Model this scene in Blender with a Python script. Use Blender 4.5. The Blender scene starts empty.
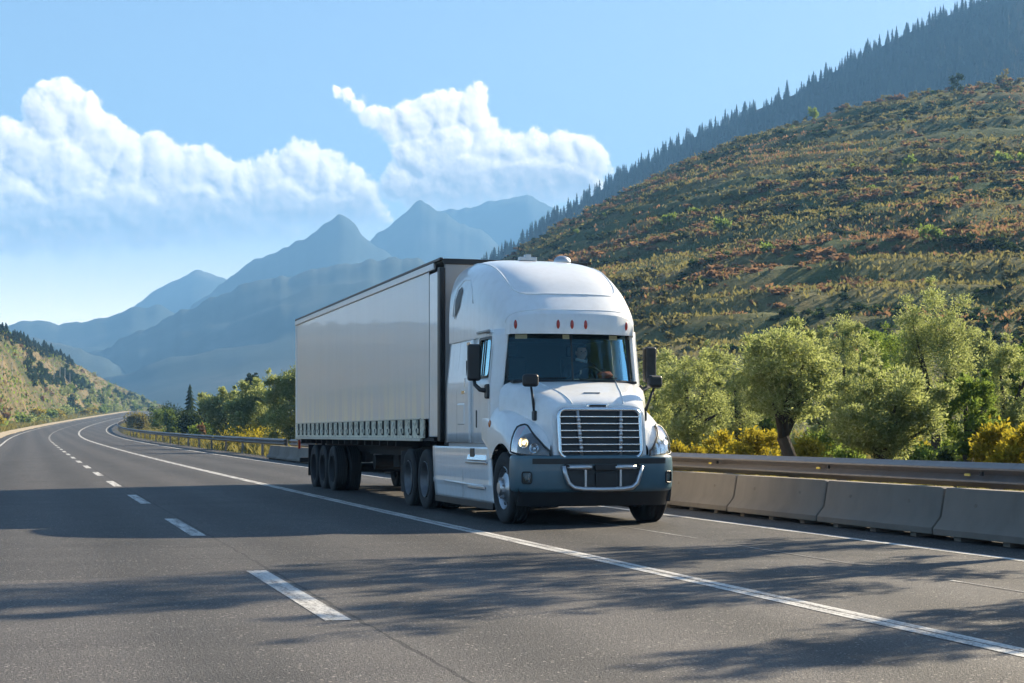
import bpy, bmesh, math, random
import numpy as np
from mathutils import Vector, Matrix, noise as mnoise

random.seed(7); rng = np.random.default_rng(11)
SC = bpy.context.scene; COL = SC.collection
F_PX = 1650.0; CAM_H = 1.25; HOR = 434.0
YAW = math.atan(484 / F_PX); SN, CS = math.sin(YAW), math.cos(YAW)

# ------------------------------------------------------------------ basics
def wxy(L, D):                       # lateral / depth about the viewpoint heading -> world x, y
    return (L * CS + D * SN, D * CS - L * SN)
def at(px, D):
    return wxy((px - 512) / F_PX * D, D)
def zat(py, D):
    return CAM_H + (HOR - py) / F_PX * D

def catmull(xs, ys, x):
    n = len(xs)
    if x <= xs[0]: return ys[0]
    if x >= xs[-1]: return ys[-1]
    i = max(0, min(n - 2, next(k for k in range(n - 1) if x <= xs[k + 1])))
    h = xs[i + 1] - xs[i]; t = (x - xs[i]) / h
    def slope(k):
        if k == 0: return (ys[1] - ys[0]) / (xs[1] - xs[0])
        if k == n - 1: return (ys[-1] - ys[-2]) / (xs[-1] - xs[-2])
        return (ys[k + 1] - ys[k - 1]) / (xs[k + 1] - xs[k - 1])
    m0, m1 = slope(i) * h, slope(i + 1) * h
    return ((2*t**3 - 3*t*t + 1) * ys[i] + (t**3 - 2*t*t + t) * m0 + (-2*t**3 + 3*t*t) * ys[i + 1] + (t**3 - t*t) * m1)

class MB:
    def __init__(s): s.v = []; s.f = []
    def add(s, vs, fs):
        o = len(s.v); s.v += [tuple(p) for p in vs]; s.f += [tuple(i + o for i in f) for f in fs]; return s
    def box(s, c, d, rz=0, rx=0, ry=0):
        m = Matrix.Rotation(rz, 3, 'Z') @ Matrix.Rotation(ry, 3, 'Y') @ Matrix.Rotation(rx, 3, 'X'); c = Vector(c)
        vs = [c + m @ Vector((x * d[0] / 2, y * d[1] / 2, z * d[2] / 2)) for x in (-1, 1) for y in (-1, 1) for z in (-1, 1)]
        return s.add(vs, [(0,1,3,2),(4,6,7,5),(0,4,5,1),(2,3,7,6),(0,2,6,4),(1,5,7,3)])
    def tube(s, pts, r, n=8, closed=False, cap=True):
        pts = [Vector(p) for p in pts]; N = len(pts)
        rs = r if isinstance(r, (list, tuple)) else [r] * N
        vs = []; up = None
        for i, p in enumerate(pts):
            a = pts[(i - 1) % N] if (closed or i > 0) else p
            b = pts[(i + 1) % N] if (closed or i < N - 1) else p
            d = (b - a).normalized()
            if up is None:
                up = Vector((0, 0, 1)) if abs(d.z) < .9 else Vector((1, 0, 0))
            u = d.cross(up)
            if u.length < 1e-5: u = d.orthogonal()
            u.normalize(); w = u.cross(d).normalized(); up = w
            for k in range(n):
                t = 2 * math.pi * k / n; vs.append(p + (u * math.cos(t) + w * math.sin(t)) * rs[i])
        fs = []
        for i in range(N if closed else N - 1):
            for k in range(n):
                a, b = i * n + k, i * n + (k + 1) % n; c, d2 = ((i + 1) % N) * n + k, ((i + 1) % N) * n + (k + 1) % n
                fs.append((a, b, d2, c))
        if cap and not closed:
            fs.append(tuple(range(n - 1, -1, -1))); fs.append(tuple((N - 1) * n + k for k in range(n)))
        return s.add(vs, fs)
    def lathe(s, prof, c, axis='X', n=40, flip=False):   # prof: (radius, along)
        vs = []; fs = []; c = Vector(c)
        for r, a in prof:
            for k in range(n):
                t = 2 * math.pi * k / n; u, w = r * math.cos(t), r * math.sin(t)
                vs.append(c + (Vector((a, u, w)) if axis == 'X' else Vector((u, w, a)) if axis == 'Z' else Vector((w, a, u))))
        for i in range(len(prof) - 1):
            for k in range(n):
                a, b = i * n + k, i * n + (k + 1) % n
                fs.append((a, b, b + n, a + n) if not flip else (a, a + n, b + n, b))
        return s.add(vs, fs)
    def grid(s, fn, nu, nv, skip=None):
        vs = [fn(i / nu, j / nv) for i in range(nu + 1) for j in range(nv + 1)]
        fs = [(i*(nv+1)+j, (i+1)*(nv+1)+j, (i+1)*(nv+1)+j+1, i*(nv+1)+j+1) for i in range(nu) for j in range(nv) if not (skip and skip(i, j))]
        return s.add(vs, fs)
    def prism(s, poly, axis, a, b):                       # poly of 2-D points swept along an axis
        def P(p, t): return {'X': (t, p[0], p[1]), 'Y': (p[0], t, p[1]), 'Z': (p[0], p[1], t)}[axis]
        n = len(poly); vs = [P(p, a) for p in poly] + [P(p, b) for p in poly]
        return s.add(vs, [tuple(range(n))[::-1], tuple(range(n, 2 * n))] + [(i, (i + 1) % n, (i + 1) % n + n, i + n) for i in range(n)])
    def sphere(s, c, r, nu=16, nv=10):
        r = r if isinstance(r, (tuple, list)) else (r, r, r)
        return s.grid(lambda u, v: (c[0] + r[0]*math.cos(2*math.pi*u)*math.sin(math.pi*v), c[1] + r[1]*math.sin(2*math.pi*u)*math.sin(math.pi*v), c[2] - r[2]*math.cos(math.pi*v)), nu, nv)
    def build(s, name, mat, parent=None, smooth=False, bevel=0, solid=0, subsurf=0, angle=None, solid_off=-1, seg=2):
        me = bpy.data.meshes.new(name); me.from_pydata(s.v, [], s.f)
        bm = bmesh.new(); bm.from_mesh(me); bmesh.ops.remove_doubles(bm, verts=bm.verts, dist=1e-5)
        bmesh.ops.recalc_face_normals(bm, faces=bm.faces); bm.to_mesh(me); bm.free()
        o = bpy.data.objects.new(name, me); COL.objects.link(o); me.materials.append(mat)
        if smooth or bevel: me.polygons.foreach_set('use_smooth', [True] * len(me.polygons))
        if subsurf:
            m = o.modifiers.new('sub', 'SUBSURF'); m.levels = m.render_levels = subsurf
        if solid:
            m = o.modifiers.new('solid', 'SOLIDIFY'); m.thickness = solid; m.offset = solid_off
        if bevel:
            m = o.modifiers.new('bev', 'BEVEL'); m.width = bevel; m.segments = seg; m.limit_method = 'ANGLE'; m.angle_limit = math.radians(35)
            m.harden_normals = True
        elif smooth and angle:
            me.set_sharp_from_angle(angle=math.radians(angle))
        if parent is not None: o.parent = parent
        return o

def tag(o, label=None, cat=None, group=None, kind=None):
    if label: o['label'] = label
    if cat: o['category'] = cat
    if group: o['group'] = group
    if kind: o['kind'] = kind
    return o
def empty(name, label, cat, loc=(0, 0, 0), group=None):
    o = bpy.data.objects.new(name, None); COL.objects.link(o); o.location = loc; o.empty_display_size = .2
    return tag(o, label, cat, group)
def at_root(o, root):                # mesh built in world coordinates, parented to an unrotated root
    o.parent = root; o.matrix_parent_inverse = Matrix.Translation(-Vector(root.location)); return o

def quads(name, V, mat, parent=None):   # V: (n,4,3) array of separate quads
    n = len(V); me = bpy.data.meshes.new(name)
    me.vertices.add(n * 4); me.vertices.foreach_set('co', V.reshape(-1).astype(np.float32))
    me.loops.add(n * 4); me.loops.foreach_set('vertex_index', np.arange(n * 4, dtype=np.int32))
    me.polygons.add(n); me.polygons.foreach_set('loop_start', np.arange(0, n * 4, 4, dtype=np.int32))
    try: me.polygons.foreach_set('loop_total', np.full(n, 4, dtype=np.int32))
    except Exception: pass
    me.update(calc_edges=True); me.validate(); me.materials.append(mat)
    if parent is False: return me
    o = bpy.data.objects.new(name, me); COL.objects.link(o)
    if parent is not None: o.parent = parent
    return o
def link(name, me, loc, rz=0, sc=(1, 1, 1), parent=None):
    o = bpy.data.objects.new(name, me); COL.objects.link(o); o.location = loc; o.rotation_euler.z = rz
    o.scale = sc if isinstance(sc, tuple) else (sc, sc, sc)
    if parent is not None: o.parent = parent
    return o

# ------------------------------------------------------------------ materials
class NT:
    def __init__(s, t): s.t = t
    def n(s, typ, **kw):
        nd = s.t.nodes.new('ShaderNode' + typ); ins = kw.pop('i', {})
        for k, v in kw.items(): setattr(nd, k, v)
        for k, v in ins.items(): s.set(nd, k, v)
        return nd
    def set(s, nd, k, v):
        if isinstance(v, bpy.types.NodeSocket): s.t.links.new(v, nd.inputs[k])
        elif isinstance(v, tuple) and len(v) == 3 and nd.inputs[k].type == 'RGBA': nd.inputs[k].default_value = (*v, 1)
        else: nd.inputs[k].default_value = v
    def m(s, op, a, b=None, c=None, clamp=False):
        nd = s.t.nodes.new('ShaderNodeMath'); nd.operation = op; nd.use_clamp = clamp
        for k, v in enumerate((a, b, c)):
            if v is not None: s.set(nd, k, v)
        return nd.outputs[0]
    def mix(s, f, a, b, mode='MIX'):
        nd = s.t.nodes.new('ShaderNodeMix'); nd.data_type = 'RGBA'; nd.blend_type = mode
        s.set(nd, 0, f); s.set(nd, 6, a); s.set(nd, 7, b); return nd.outputs[2]
    def ramp(s, f, stops, interp='LINEAR'):
        nd = s.t.nodes.new('ShaderNodeValToRGB'); cr = nd.color_ramp; cr.interpolation = interp
        while len(cr.elements) < len(stops): cr.elements.new(.5)
        for e, (p, c) in zip(cr.elements, stops):
            e.position = p; e.color = (*c, 1) if isinstance(c, tuple) else (c, c, c, 1)
        s.set(nd, 0, f); return nd.outputs[0]
    def noise(s, vec, scale, detail=4, rough=.55, dist=0):
        nd = s.n('TexNoise', i={'Scale': scale, 'Detail': detail, 'Roughness': rough, 'Distortion': dist})
        if vec is not None: s.set(nd, 'Vector', vec)
        return nd.outputs[0]
    def mapped(s, vec, sc):
        nd = s.n('Mapping', i={'Scale': sc}); s.set(nd, 'Vector', vec); return nd.outputs[0]
    def obj(s): return s.n('TexCoord').outputs['Object']
    def pos(s): return s.n('NewGeometry').outputs['Position']
    def bump(s, h, strength, dist): return s.n('Bump', i={'Height': h, 'Strength': strength, 'Distance': dist}).outputs[0]

def newmat(name):
    m = bpy.data.materials.new(name); m.use_nodes = True; t = NT(m.node_tree); m.node_tree.nodes.clear()
    out = t.n('OutputMaterial'); return m, t, out
def pbsdf(t, out, **kw):
    b = t.n('BsdfPrincipled', i=kw); t.t.links.new(b.outputs[0], out.inputs[0]); return b
def simple(name, col, rough=.5, metal=0, var=.12, scale=3, bump=0, bscale=60, coat=0, spec=.5, rvar=.1):
    m, t, out = newmat(name); o = t.obj()
    nz = t.noise(o, scale, 5); c = t.mix(nz, tuple(x * (1 - var) for x in col), tuple(min(1, x * (1 + var)) for x in col))
    r = t.m('MULTIPLY_ADD', nz, rvar, rough - rvar / 2)
    kw = {'Base Color': c, 'Roughness': r, 'Metallic': metal, 'Coat Weight': coat, 'Specular IOR Level': spec, 'Coat Roughness': .06}
    if bump: kw['Normal'] = t.bump(t.noise(o, bscale, 4), bump, .01)
    pbsdf(t, out, **kw); return m

M = {}
def mats():
    # painted white body with road film low down and faint streaks
    m, t, out = newmat('white_paint'); o = t.obj()
    st = t.noise(t.mapped(o, (3, 3, .35)), 3, 5); sp = t.noise(o, 9, 6, .7)
    d = t.m('MULTIPLY', t.m('SUBTRACT', t.m('MULTIPLY', st, sp), .2, clamp=True), 1.1, clamp=True)
    c = t.mix(d, (.82, .83, .84), (.54, .52, .49))
    pbsdf(t, out, **{'Base Color': c, 'Roughness': t.m('MULTIPLY_ADD', d, .35, .28), 'Coat Weight': .6, 'Coat Roughness': .05, 'Normal': t.bump(t.noise(o, 2.2, 2), .06, .02)})
    M['white'] = m
    M['teal'] = simple('slate_blue_bumper', (.06, .125, .16), .36, var=.2, scale=5, coat=.3)
    M['black'] = simple('black_plastic', (.012, .013, .015), .45, var=.3, scale=8)
    M['dark'] = simple('dark_chassis', (.014, .014, .016), .7, var=.5, scale=5, bump=.2)
    M['rubber'] = simple('tyre_rubber', (.017, .017, .018), .82, var=.35, scale=9, bump=.25, bscale=90)
    M['rubber_dusty'] = simple('dusty_sidewall', (.034, .034, .036), .85, var=.3, scale=7)
    M['chrome'] = simple('chrome', (.75, .76, .78), .16, 1, var=.06, scale=10)
    M['alu'] = simple('aluminium', (.52, .53, .55), .36, 1, var=.15, scale=12, bump=.05)
    M['steel_dull'] = simple('dull_wheel_steel', (.16, .165, .175), .5, .6, var=.25, scale=14)
    M['grille_back'] = simple('grille_mesh', (.008, .011, .014), .5, var=.3, scale=30)
    M['red_lens'] = simple('red_lens', (.42, .03, .02), .25, coat=.5)
    M['amber'] = simple('amber_lens', (.6, .16, .04), .25, coat=.5)
    M['tagc'] = simple('pale_tag', (.5, .52, .36), .7)
    M['seat'] = simple('seat_fabric', (.02, .028, .035), .9, bump=.2)
    M['dash'] = simple('dashboard_plastic', (.03, .05, .058), .6)
    M['redcloth'] = simple('red_cloth', (.36, .06, .04), .9, bump=.3)
    M['skin'] = simple('skin', (.5, .3, .22), .55)
    M['shirt'] = simple('dark_shirt', (.02, .025, .04), .9)
    M['collar'] = simple('white_collar', (.75, .77, .8), .8)
    M['hair'] = simple('hair', (.025, .018, .013), .7)
    M['eye'] = simple('eye', (.05, .04, .04), .2)
    M['post_grey'] = simple('grey_trailer_front', (.42, .41, .4), .6, var=.15, scale=4)
    M['strap'] = simple('dark_strap', (.03, .03, .028), .8)
    M['buckle'] = simple('strap_buckle', (.6, .56, .45), .5, var=.3, scale=15)
    M['galv'] = simple('galvanised_steel', (.22, .195, .185), .52, .4, var=.25, scale=6, bump=.06, bscale=25)
    M['reflector'] = simple('yellow_reflector', (.75, .55, .08), .3)
    M['pole'] = simple('pale_pole', (.6, .58, .52), .8)
    # glass
    m, t, out = newmat('tinted_glass')
    tr = t.n('BsdfTransparent', i={'Color': (.68, .86, .9)}); gl = t.n('BsdfGlossy', i={'Color': (.5, .85, 1), 'Roughness': .03})
    fr = t.n('Fresnel', i={'IOR': 1.5}); fac = t.m('MULTIPLY_ADD', fr.outputs[0], .75, .02, clamp=True)
    mx = t.n('MixShader', i={0: fac, 1: tr.outputs[0], 2: gl.outputs[0]}); t.t.links.new(mx.outputs[0], out.inputs[0]); M['glass'] = m
    m, t, out = newmat('lamp_lens')
    tr = t.n('BsdfTransparent', i={'Color': (.92, .95, .97)}); gl = t.n('BsdfGlossy', i={'Roughness': .05})
    fr = t.n('Fresnel', i={'IOR': 1.5}); fac = t.m('MULTIPLY_ADD', fr.outputs[0], .7, .02, clamp=True)
    mx = t.n('MixShader', i={0: fac, 1: tr.outputs[0], 2: gl.outputs[0]}); t.t.links.new(mx.outputs[0], out.inputs[0]); M['lens'] = m
    M['lamp_back'] = simple('lamp_housing', (.16, .165, .18), .35, .0, var=.3, scale=20)
    m, t, out = newmat('lamp_bulb'); e = t.n('Emission', i={'Color': (1, .72, .3), 'Strength': 2.5}); t.t.links.new(e.outputs[0], out.inputs[0]); M['bulb'] = m
    # trailer side: weathered off-white sheet, rain streaks, yellowish reflections painted into the lower part
    m, t, out = newmat('trailer_side'); o = t.obj(); p = t.pos(); sx = t.n('SeparateXYZ'); t.set(sx, 0, p)
    st = t.noise(t.mapped(o, (1, 1.6, .3)), 1.1, 6, .62); st2 = t.noise(t.mapped(o, (1, 2.2, .12)), 2.0, 4, .6)
    low = t.n('MapRange', i={0: sx.outputs[2], 1: 2.3, 2: 1.5, 3: 0., 4: 1.}).outputs[0]
    fl = t.m('MULTIPLY', low, t.ramp(t.noise(t.mapped(o, (1, 2.4, .22)), 1.7, 3), [(.46, 0), (.58, 1)]))
    c = t.mix(st, (.60, .61, .625), (.73, .74, .755)); c = t.mix(t.m('MULTIPLY', st2, .5), c, (.74, .74, .74))
    c = t.mix(t.m('MULTIPLY', fl, .85), c, (.86, .82, .66))
    seam = t.m('LESS_THAN', t.m('ABSOLUTE', t.m('SUBTRACT', t.m('FRACT', t.m('MULTIPLY', sx.outputs[1], .82)), .5)), .012)
    c = t.mix(t.m('MULTIPLY', seam, .07), c, (.25, .25, .25))
    h = t.m('ADD', t.noise(t.mapped(o, (1, 1.2, .35)), 1.6, 3), t.m('MULTIPLY', seam, -.12))
    pbsdf(t, out, **{'Base Color': c, 'Roughness': .3, 'Metallic': .1, 'Coat Weight': .3, 'Normal': t.bump(h, .10, .06)}); M['trailer'] = m
    m, t, out = newmat('lower_sheet'); o = t.obj()
    nz = t.ramp(t.noise(t.mapped(o, (1, 1, 1)), 11, 5, .7), [(.30, (.09, .08, .06)), (.38, (.5, .46, .36)), (.55, (.82, .76, .6))])
    pbsdf(t, out, **{'Base Color': nz, 'Roughness': .7, 'Normal': t.bump(t.noise(o, 16, 4), .5, .03)}); M['lower'] = m
    # asphalt
    m, t, out = newmat('asphalt'); p = t.pos(); sx = t.n('SeparateXYZ'); t.set(sx, 0, p)
    X, Y = sx.outputs[0], sx.outputs[1]
    big = t.noise(p, .35, 4); tracks = t.noise(t.mapped(p, (1.1, .04, 1)), 1.4, 4, .6); fine = t.noise(p, 58, 3, .75)
    vor = t.n('TexVoronoi', i={'Scale': 48., 'Randomness': 1.}); t.set(vor, 'Vector', p)
    c = t.mix(big, (.048, .043, .0415), (.073, .066, .063)); c = t.mix(tracks, c, (.056, .051, .049))
    rightl = t.m('GREATER_THAN', t.m('ADD', X, t.m('MULTIPLY', t.noise(p, 1.2, 2), .05)), 5.55)
    c = t.mix(t.m('MULTIPLY', rightl, .55), c, (.052, .052, .054))
    wt = t.m('ABSOLUTE', t.m('SUBTRACT', t.m('FRACT', t.m('DIVIDE', t.m('SUBTRACT', X, 1.93), 1.75)), .5))
    wtr = t.n('MapRange', interpolation_type='SMOOTHSTEP', i={0: wt, 1: .05, 2: .42, 3: 1., 4: 0.}).outputs[0]
    c = t.mix(t.m('MULTIPLY', t.m('MULTIPLY', wtr, t.noise(t.mapped(p, (.6, .07, 1)), 1.5, 4)), .95), c, (.032, .03, .03))
    blot = t.ramp(t.noise(p, .22, 6, .68, 1.2), [(.5, 0), (.66, .55)]); c = t.mix(blot, c, (.034, .032, .033))
    edge = t.m('ADD', t.m('MULTIPLY', X, .05), t.m('MULTIPLY', t.noise(p, .8, 3), .25))
    older = t.m('GREATER_THAN', Y, t.m('ADD', edge, 14.55))
    c = t.mix(t.m('MULTIPLY', older, .65), c, (.03, .028, .029))
    seamT = t.m('LESS_THAN', t.m('ABSOLUTE', t.m('SUBTRACT', Y, t.m('ADD', edge, 14.55))), .022)
    wob = t.m('MULTIPLY', t.m('SUBTRACT', t.noise(p, 2.5, 4), .5), .09)
    seamL = t.m('LESS_THAN', t.m('ABSOLUTE', t.m('SUBTRACT', t.m('ADD', X, wob), 2.13)), t.m('MULTIPLY', t.noise(p, 1.3, 3), .03))
    agg = t.ramp(fine, [(.42, 0), (.7, 1)]); c = t.mix(t.m('MULTIPLY', agg, .85), c, (.17, .155, .145))
    hole = t.ramp(vor.outputs[0], [(.0, 1), (.28, 0)])
    c = t.mix(t.m('MULTIPLY', t.ramp(t.noise(p, 40, 3), [(.5, 0), (.6, 1)]), .6), c, (.03, .028, .028))
    tone = t.m('MULTIPLY', t.m('SUBTRACT', 1., t.m('MULTIPLY', older, .30)), t.m('SUBTRACT', 1.06, t.m('MULTIPLY', t.m('MULTIPLY', wtr, t.noise(t.mapped(p, (.6, .07, 1)), 1.5, 4)), .75)))
    tone = t.m('MULTIPLY', tone, t.m('SUBTRACT', 1.05, t.m('MULTIPLY', blot, .45))); tone = t.m('MULTIPLY', tone, t.m('MULTIPLY_ADD', t.noise(t.mapped(p, (.5, 1.6, 1)), .9, 4), .7, .68))
    tone = t.m('MULTIPLY', tone, t.m('SUBTRACT', 1., t.m('MULTIPLY', rightl, .14))); tc = t.n('CombineXYZ', i={0: tone, 1: tone, 2: tone})
    c = t.mix(1., c, tc.outputs[0], 'MULTIPLY')
    # sparse polished stones
    v2 = t.n('TexVoronoi', i={'Scale': 19., 'Randomness': 1.}); t.set(v2, 'Vector', p)
    stone = t.m('LESS_THAN', v2.outputs[0], t.m('MULTIPLY_ADD', t.noise(p, 1.7, 4, .7), .42, -.06)); c = t.mix(t.m('MULTIPLY', stone, .75), c, (.36, .32, .29))
    cv = t.n('TexVoronoi', feature='DISTANCE_TO_EDGE', i={'Scale': .22, 'Randomness': 1.}); cdv = t.n('VectorMath', operation='MULTIPLY_ADD'); cn = t.n('TexNoise', i={'Scale': 1.6, 'Detail': 5., 'Roughness': .65}); t.set(cn, 'Vector', p)
    t.set(cdv, 0, cn.outputs['Color']); t.set(cdv, 1, (.9, .9, .0)); t.set(cdv, 2, p); t.set(cv, 'Vector', cdv.outputs[0])
    net = t.m('MULTIPLY', t.m('LESS_THAN', cv.outputs[0], .0035), t.ramp(t.noise(p, .16, 3), [(.5, 0), (.56, 1)]))
    crack = t.m('MAXIMUM', t.m('MULTIPLY', net, .7), t.m('MAXIMUM', t.m('MULTIPLY', seamL, .85), t.m('MULTIPLY', seamT, .5)))
    c = t.mix(crack, c, (.016, .015, .015))
    h = t.m('SUBTRACT', t.m('ADD', fine, t.m('MULTIPLY', hole, .5)), t.m('MULTIPLY', crack, 1.5))
    pbsdf(t, out, **{'Base Color': c, 'Roughness': t.m('MULTIPLY_ADD', fine, -.25, .82), 'Specular IOR Level': .45, 'Normal': t.bump(h, .9, .02)}); M['asphalt'] = m
    m, t, out = newmat('patched_asphalt'); p = t.pos()
    c = t.mix(t.ramp(t.noise(p, 9, 6, .75), [(.4, 0), (.6, 1)]), (.022, .026, .034), (.22, .23, .25))  # rough patch; its bluish glint is painted in as pale blue-grey
    pbsdf(t, out, **{'Base Color': c, 'Roughness': .7, 'Normal': t.bump(t.noise(p, 24, 5), 1, .02)}); M['patch'] = m
    # worn line paint: lets the asphalt tone through where it is rubbed off
    for nm, lo in (('line_paint', .41), ('faded_paint', .5)):
        m, t, out = newmat(nm); p = t.pos()
        w = t.ramp(t.m('ADD', t.m('MULTIPLY', t.noise(p, 45, 4, .75), .6), t.m('MULTIPLY', t.noise(t.mapped(p, (5, .5, 1)), 2, 4), .4)), [(lo, 1), (lo + .13, 0)])
        c = t.mix(w, (.55, .54, .52), (.09, .083, .08))
        pbsdf(t, out, **{'Base Color': c, 'Roughness': .7, 'Normal': t.bump(t.noise(p, 70, 3), .4, .006)}); M[nm] = m
    m, t, out = newmat('sand'); p = t.pos()
    c = t.mix(t.noise(p, .6, 6), (.36, .29, .2), (.52, .44, .32)); c = t.mix(t.m('MULTIPLY', t.noise(p, 7, 5), .5), c, (.27, .22, .16))
    pbsdf(t, out, **{'Base Color': c, 'Roughness': .95, 'Normal': t.bump(t.noise(p, 12, 5), .6, .05)}); M['sand'] = m
    m, t, out = newmat('grassland'); p = t.pos()
    a = t.noise(p, .06, 6, .65); b = t.noise(p, .7, 6, .7); cc = t.noise(p, 6, 4, .7)
    c = t.ramp(a, [(.32, (.035, .05, .015)), (.5, (.075, .085, .026)), (.64, (.16, .13, .05))])
    c = t.mix(t.m('MULTIPLY', b, .6), c, (.05, .065, .02)); c = t.mix(t.m('MULTIPLY', cc, .4), c, (.13, .115, .05))
    pbsdf(t, out, **{'Base Color': c, 'Roughness': .95, 'Specular IOR Level': .1, 'Normal': t.bump(cc, .8, .15)}); M['grassland'] = m
    # concrete
    m, t, out = newmat('concrete'); o = t.pos()
    a = t.noise(o, 1.3, 6, .65); s = t.noise(t.mapped(o, (1.2, 1.2, .6)), 1.6, 5, .6); g = t.noise(o, 40, 4, .7)
    c = t.mix(a, (.15, .125, .103), (.24, .205, .17)); c = t.mix(t.m('MULTIPLY', t.ramp(s, [(.45, 0), (.75, 1)]), .45), c, (.085, .07, .057))
    c = t.mix(t.m('MULTIPLY', g, .25), c, (.2, .18, .16))
    pbsdf(t, out, **{'Base Color': c, 'Roughness': .88, 'Normal': t.bump(g, .3, .01)}); M['concrete'] = m
    # hillside earth
    m, t, out = newmat('terraced_earth'); p = t.pos(); ps = t.mapped(p, (1, 1, 2.2))
    a = t.noise(ps, .022, 6, .62, .6); b = t.noise(t.mapped(p, (.6, .6, 4)), .05, 6, .65); d = t.noise(p, .45, 6, .72)
    c = t.ramp(a, [(.34, (.046, .082, .028)), (.5, (.095, .115, .04)), (.66, (.2, .165, .07))])
    c = t.mix(t.ramp(b, [(.54, 0), (.7, .6)]), c, (.17, .115, .06)); c = t.mix(t.ramp(d, [(.45, 0), (.65, .6)]), c, (.026, .042, .016))
    c = t.mix(t.ramp(t.noise(p, 1.2, 5, .7), [(.55, 0), (.75, .4)]), c, (.13, .1, .055))
    pbsdf(t, out, **{'Base Color': c, 'Roughness': .95, 'Specular IOR Level': .1, 'Normal': t.bump(d, 1, .9)}); M['hill'] = m
    m, t, out = newmat('dry_hillside'); p = t.pos()
    a = t.noise(p, .03, 6, .62, .5); b = t.noise(p, .3, 6, .7)
    c = t.ramp(a, [(.34, (.05, .068, .024)), (.47, (.12, .10, .05)), (.62, (.24, .18, .10))]); c = t.mix(t.ramp(b, [(.42, 0), (.6, .7)]), c, (.06, .06, .028))
    pbsdf(t, out, **{'Base Color': c, 'Roughness': .95, 'Specular IOR Level': .1, 'Normal': t.bump(b, 1, .9)}); M['dryhill'] = m
    m, t, out = newmat('forest_floor'); p = t.pos()
    c = t.mix(t.noise(p, .05, 6, .7), (.006, .011, .006), (.014, .02, .01)); pbsdf(t, out, **{'Base Color': c, 'Roughness': 1., 'Specular IOR Level': .05}); M['forest'] = m
    m, t, out = newmat('mountain_rock'); p = t.pos()
    c = t.ramp(t.noise(p, .0035, 8, .65), [(.35, (.025, .038, .038)), (.55, (.05, .065, .062)), (.7, (.12, .125, .125))])
    pbsdf(t, out, **{'Base Color': c, 'Roughness': 1., 'Specular IOR Level': .05}); M['mountain'] = m
    m, t, out = newmat('bark'); o = t.obj()
    c = t.mix(t.noise(t.mapped(o, (6, 6, 1)), 3, 5), (.018, .014, .011), (.06, .048, .036)); pbsdf(t, out, **{'Base Color': c, 'Roughness': .95, 'Normal': t.bump(t.noise(t.mapped(o, (8, 8, 1.5)), 4, 5), .8, .05)}); M['bark'] = m
    def leaf(name, c1, c2, c3, tcol, tf=.45, ro=.85, sp=.06):
        m, t, out = newmat(name); g = t.n('NewGeometry'); oi = t.n('ObjectInfo')
        r = t.m('FRACT', t.m('ADD', g.outputs['Random Per Island'], oi.outputs['Random']))
        c = t.ramp(r, [(0, c1), (.55, c2), (1, c3)])
        c = t.mix(t.m('MULTIPLY', oi.outputs['Random'], .3), c, tuple(x * .55 for x in c1))
        if name == 'conifer_leaf': c = t.mix(t.ramp(t.noise(t.pos(), .035, 5, .7), [(.42, 0), (.62, .8)]), c, (.026, .042, .018))
        d = t.n('BsdfPrincipled', i={'Base Color': c, 'Roughness': ro, 'Specular IOR Level': sp})
        tr = t.n('BsdfTranslucent'); t.set(tr, 0, t.mix(.6, c, tcol))
        mx = t.n('MixShader', i={0: tf, 1: d.outputs[0], 2: tr.outputs[0]}); t.t.links.new(mx.outputs[0], out.inputs[0]); M[name] = m
    leaf('olive_leaf', (.065, .10, .035), (.16, .2, .08), (.38, .41, .25), (.54, .60, .18), .5, .6, .2)
    leaf('green_leaf', (.045, .085, .02), (.085, .14, .03), (.16, .21, .06), (.34, .46, .08), .5)
    leaf('yellow_leaf', (.14, .13, .018), (.26, .22, .025), (.4, .32, .04), (.6, .5, .05))
    leaf('dark_leaf', (.018, .032, .014), (.03, .05, .02), (.055, .08, .03), (.06, .1, .03), .3)
    leaf('russet_leaf', (.11, .068, .036), (.2, .12, .065), (.32, .21, .125), (.38, .22, .11))
    leaf('dryolive_leaf', (.045, .056, .022), (.088, .092, .038), (.27, .225, .10), (.32, .29, .10))
    leaf('conifer_leaf', (.005, .012, .007), (.01, .02, .01), (.018, .03, .014), (.02, .035, .012), .15)
    leaf('grass_blade', (.08, .09, .025), (.17, .16, .05), (.34, .29, .12), (.36, .32, .09), .4)
mats()
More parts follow.
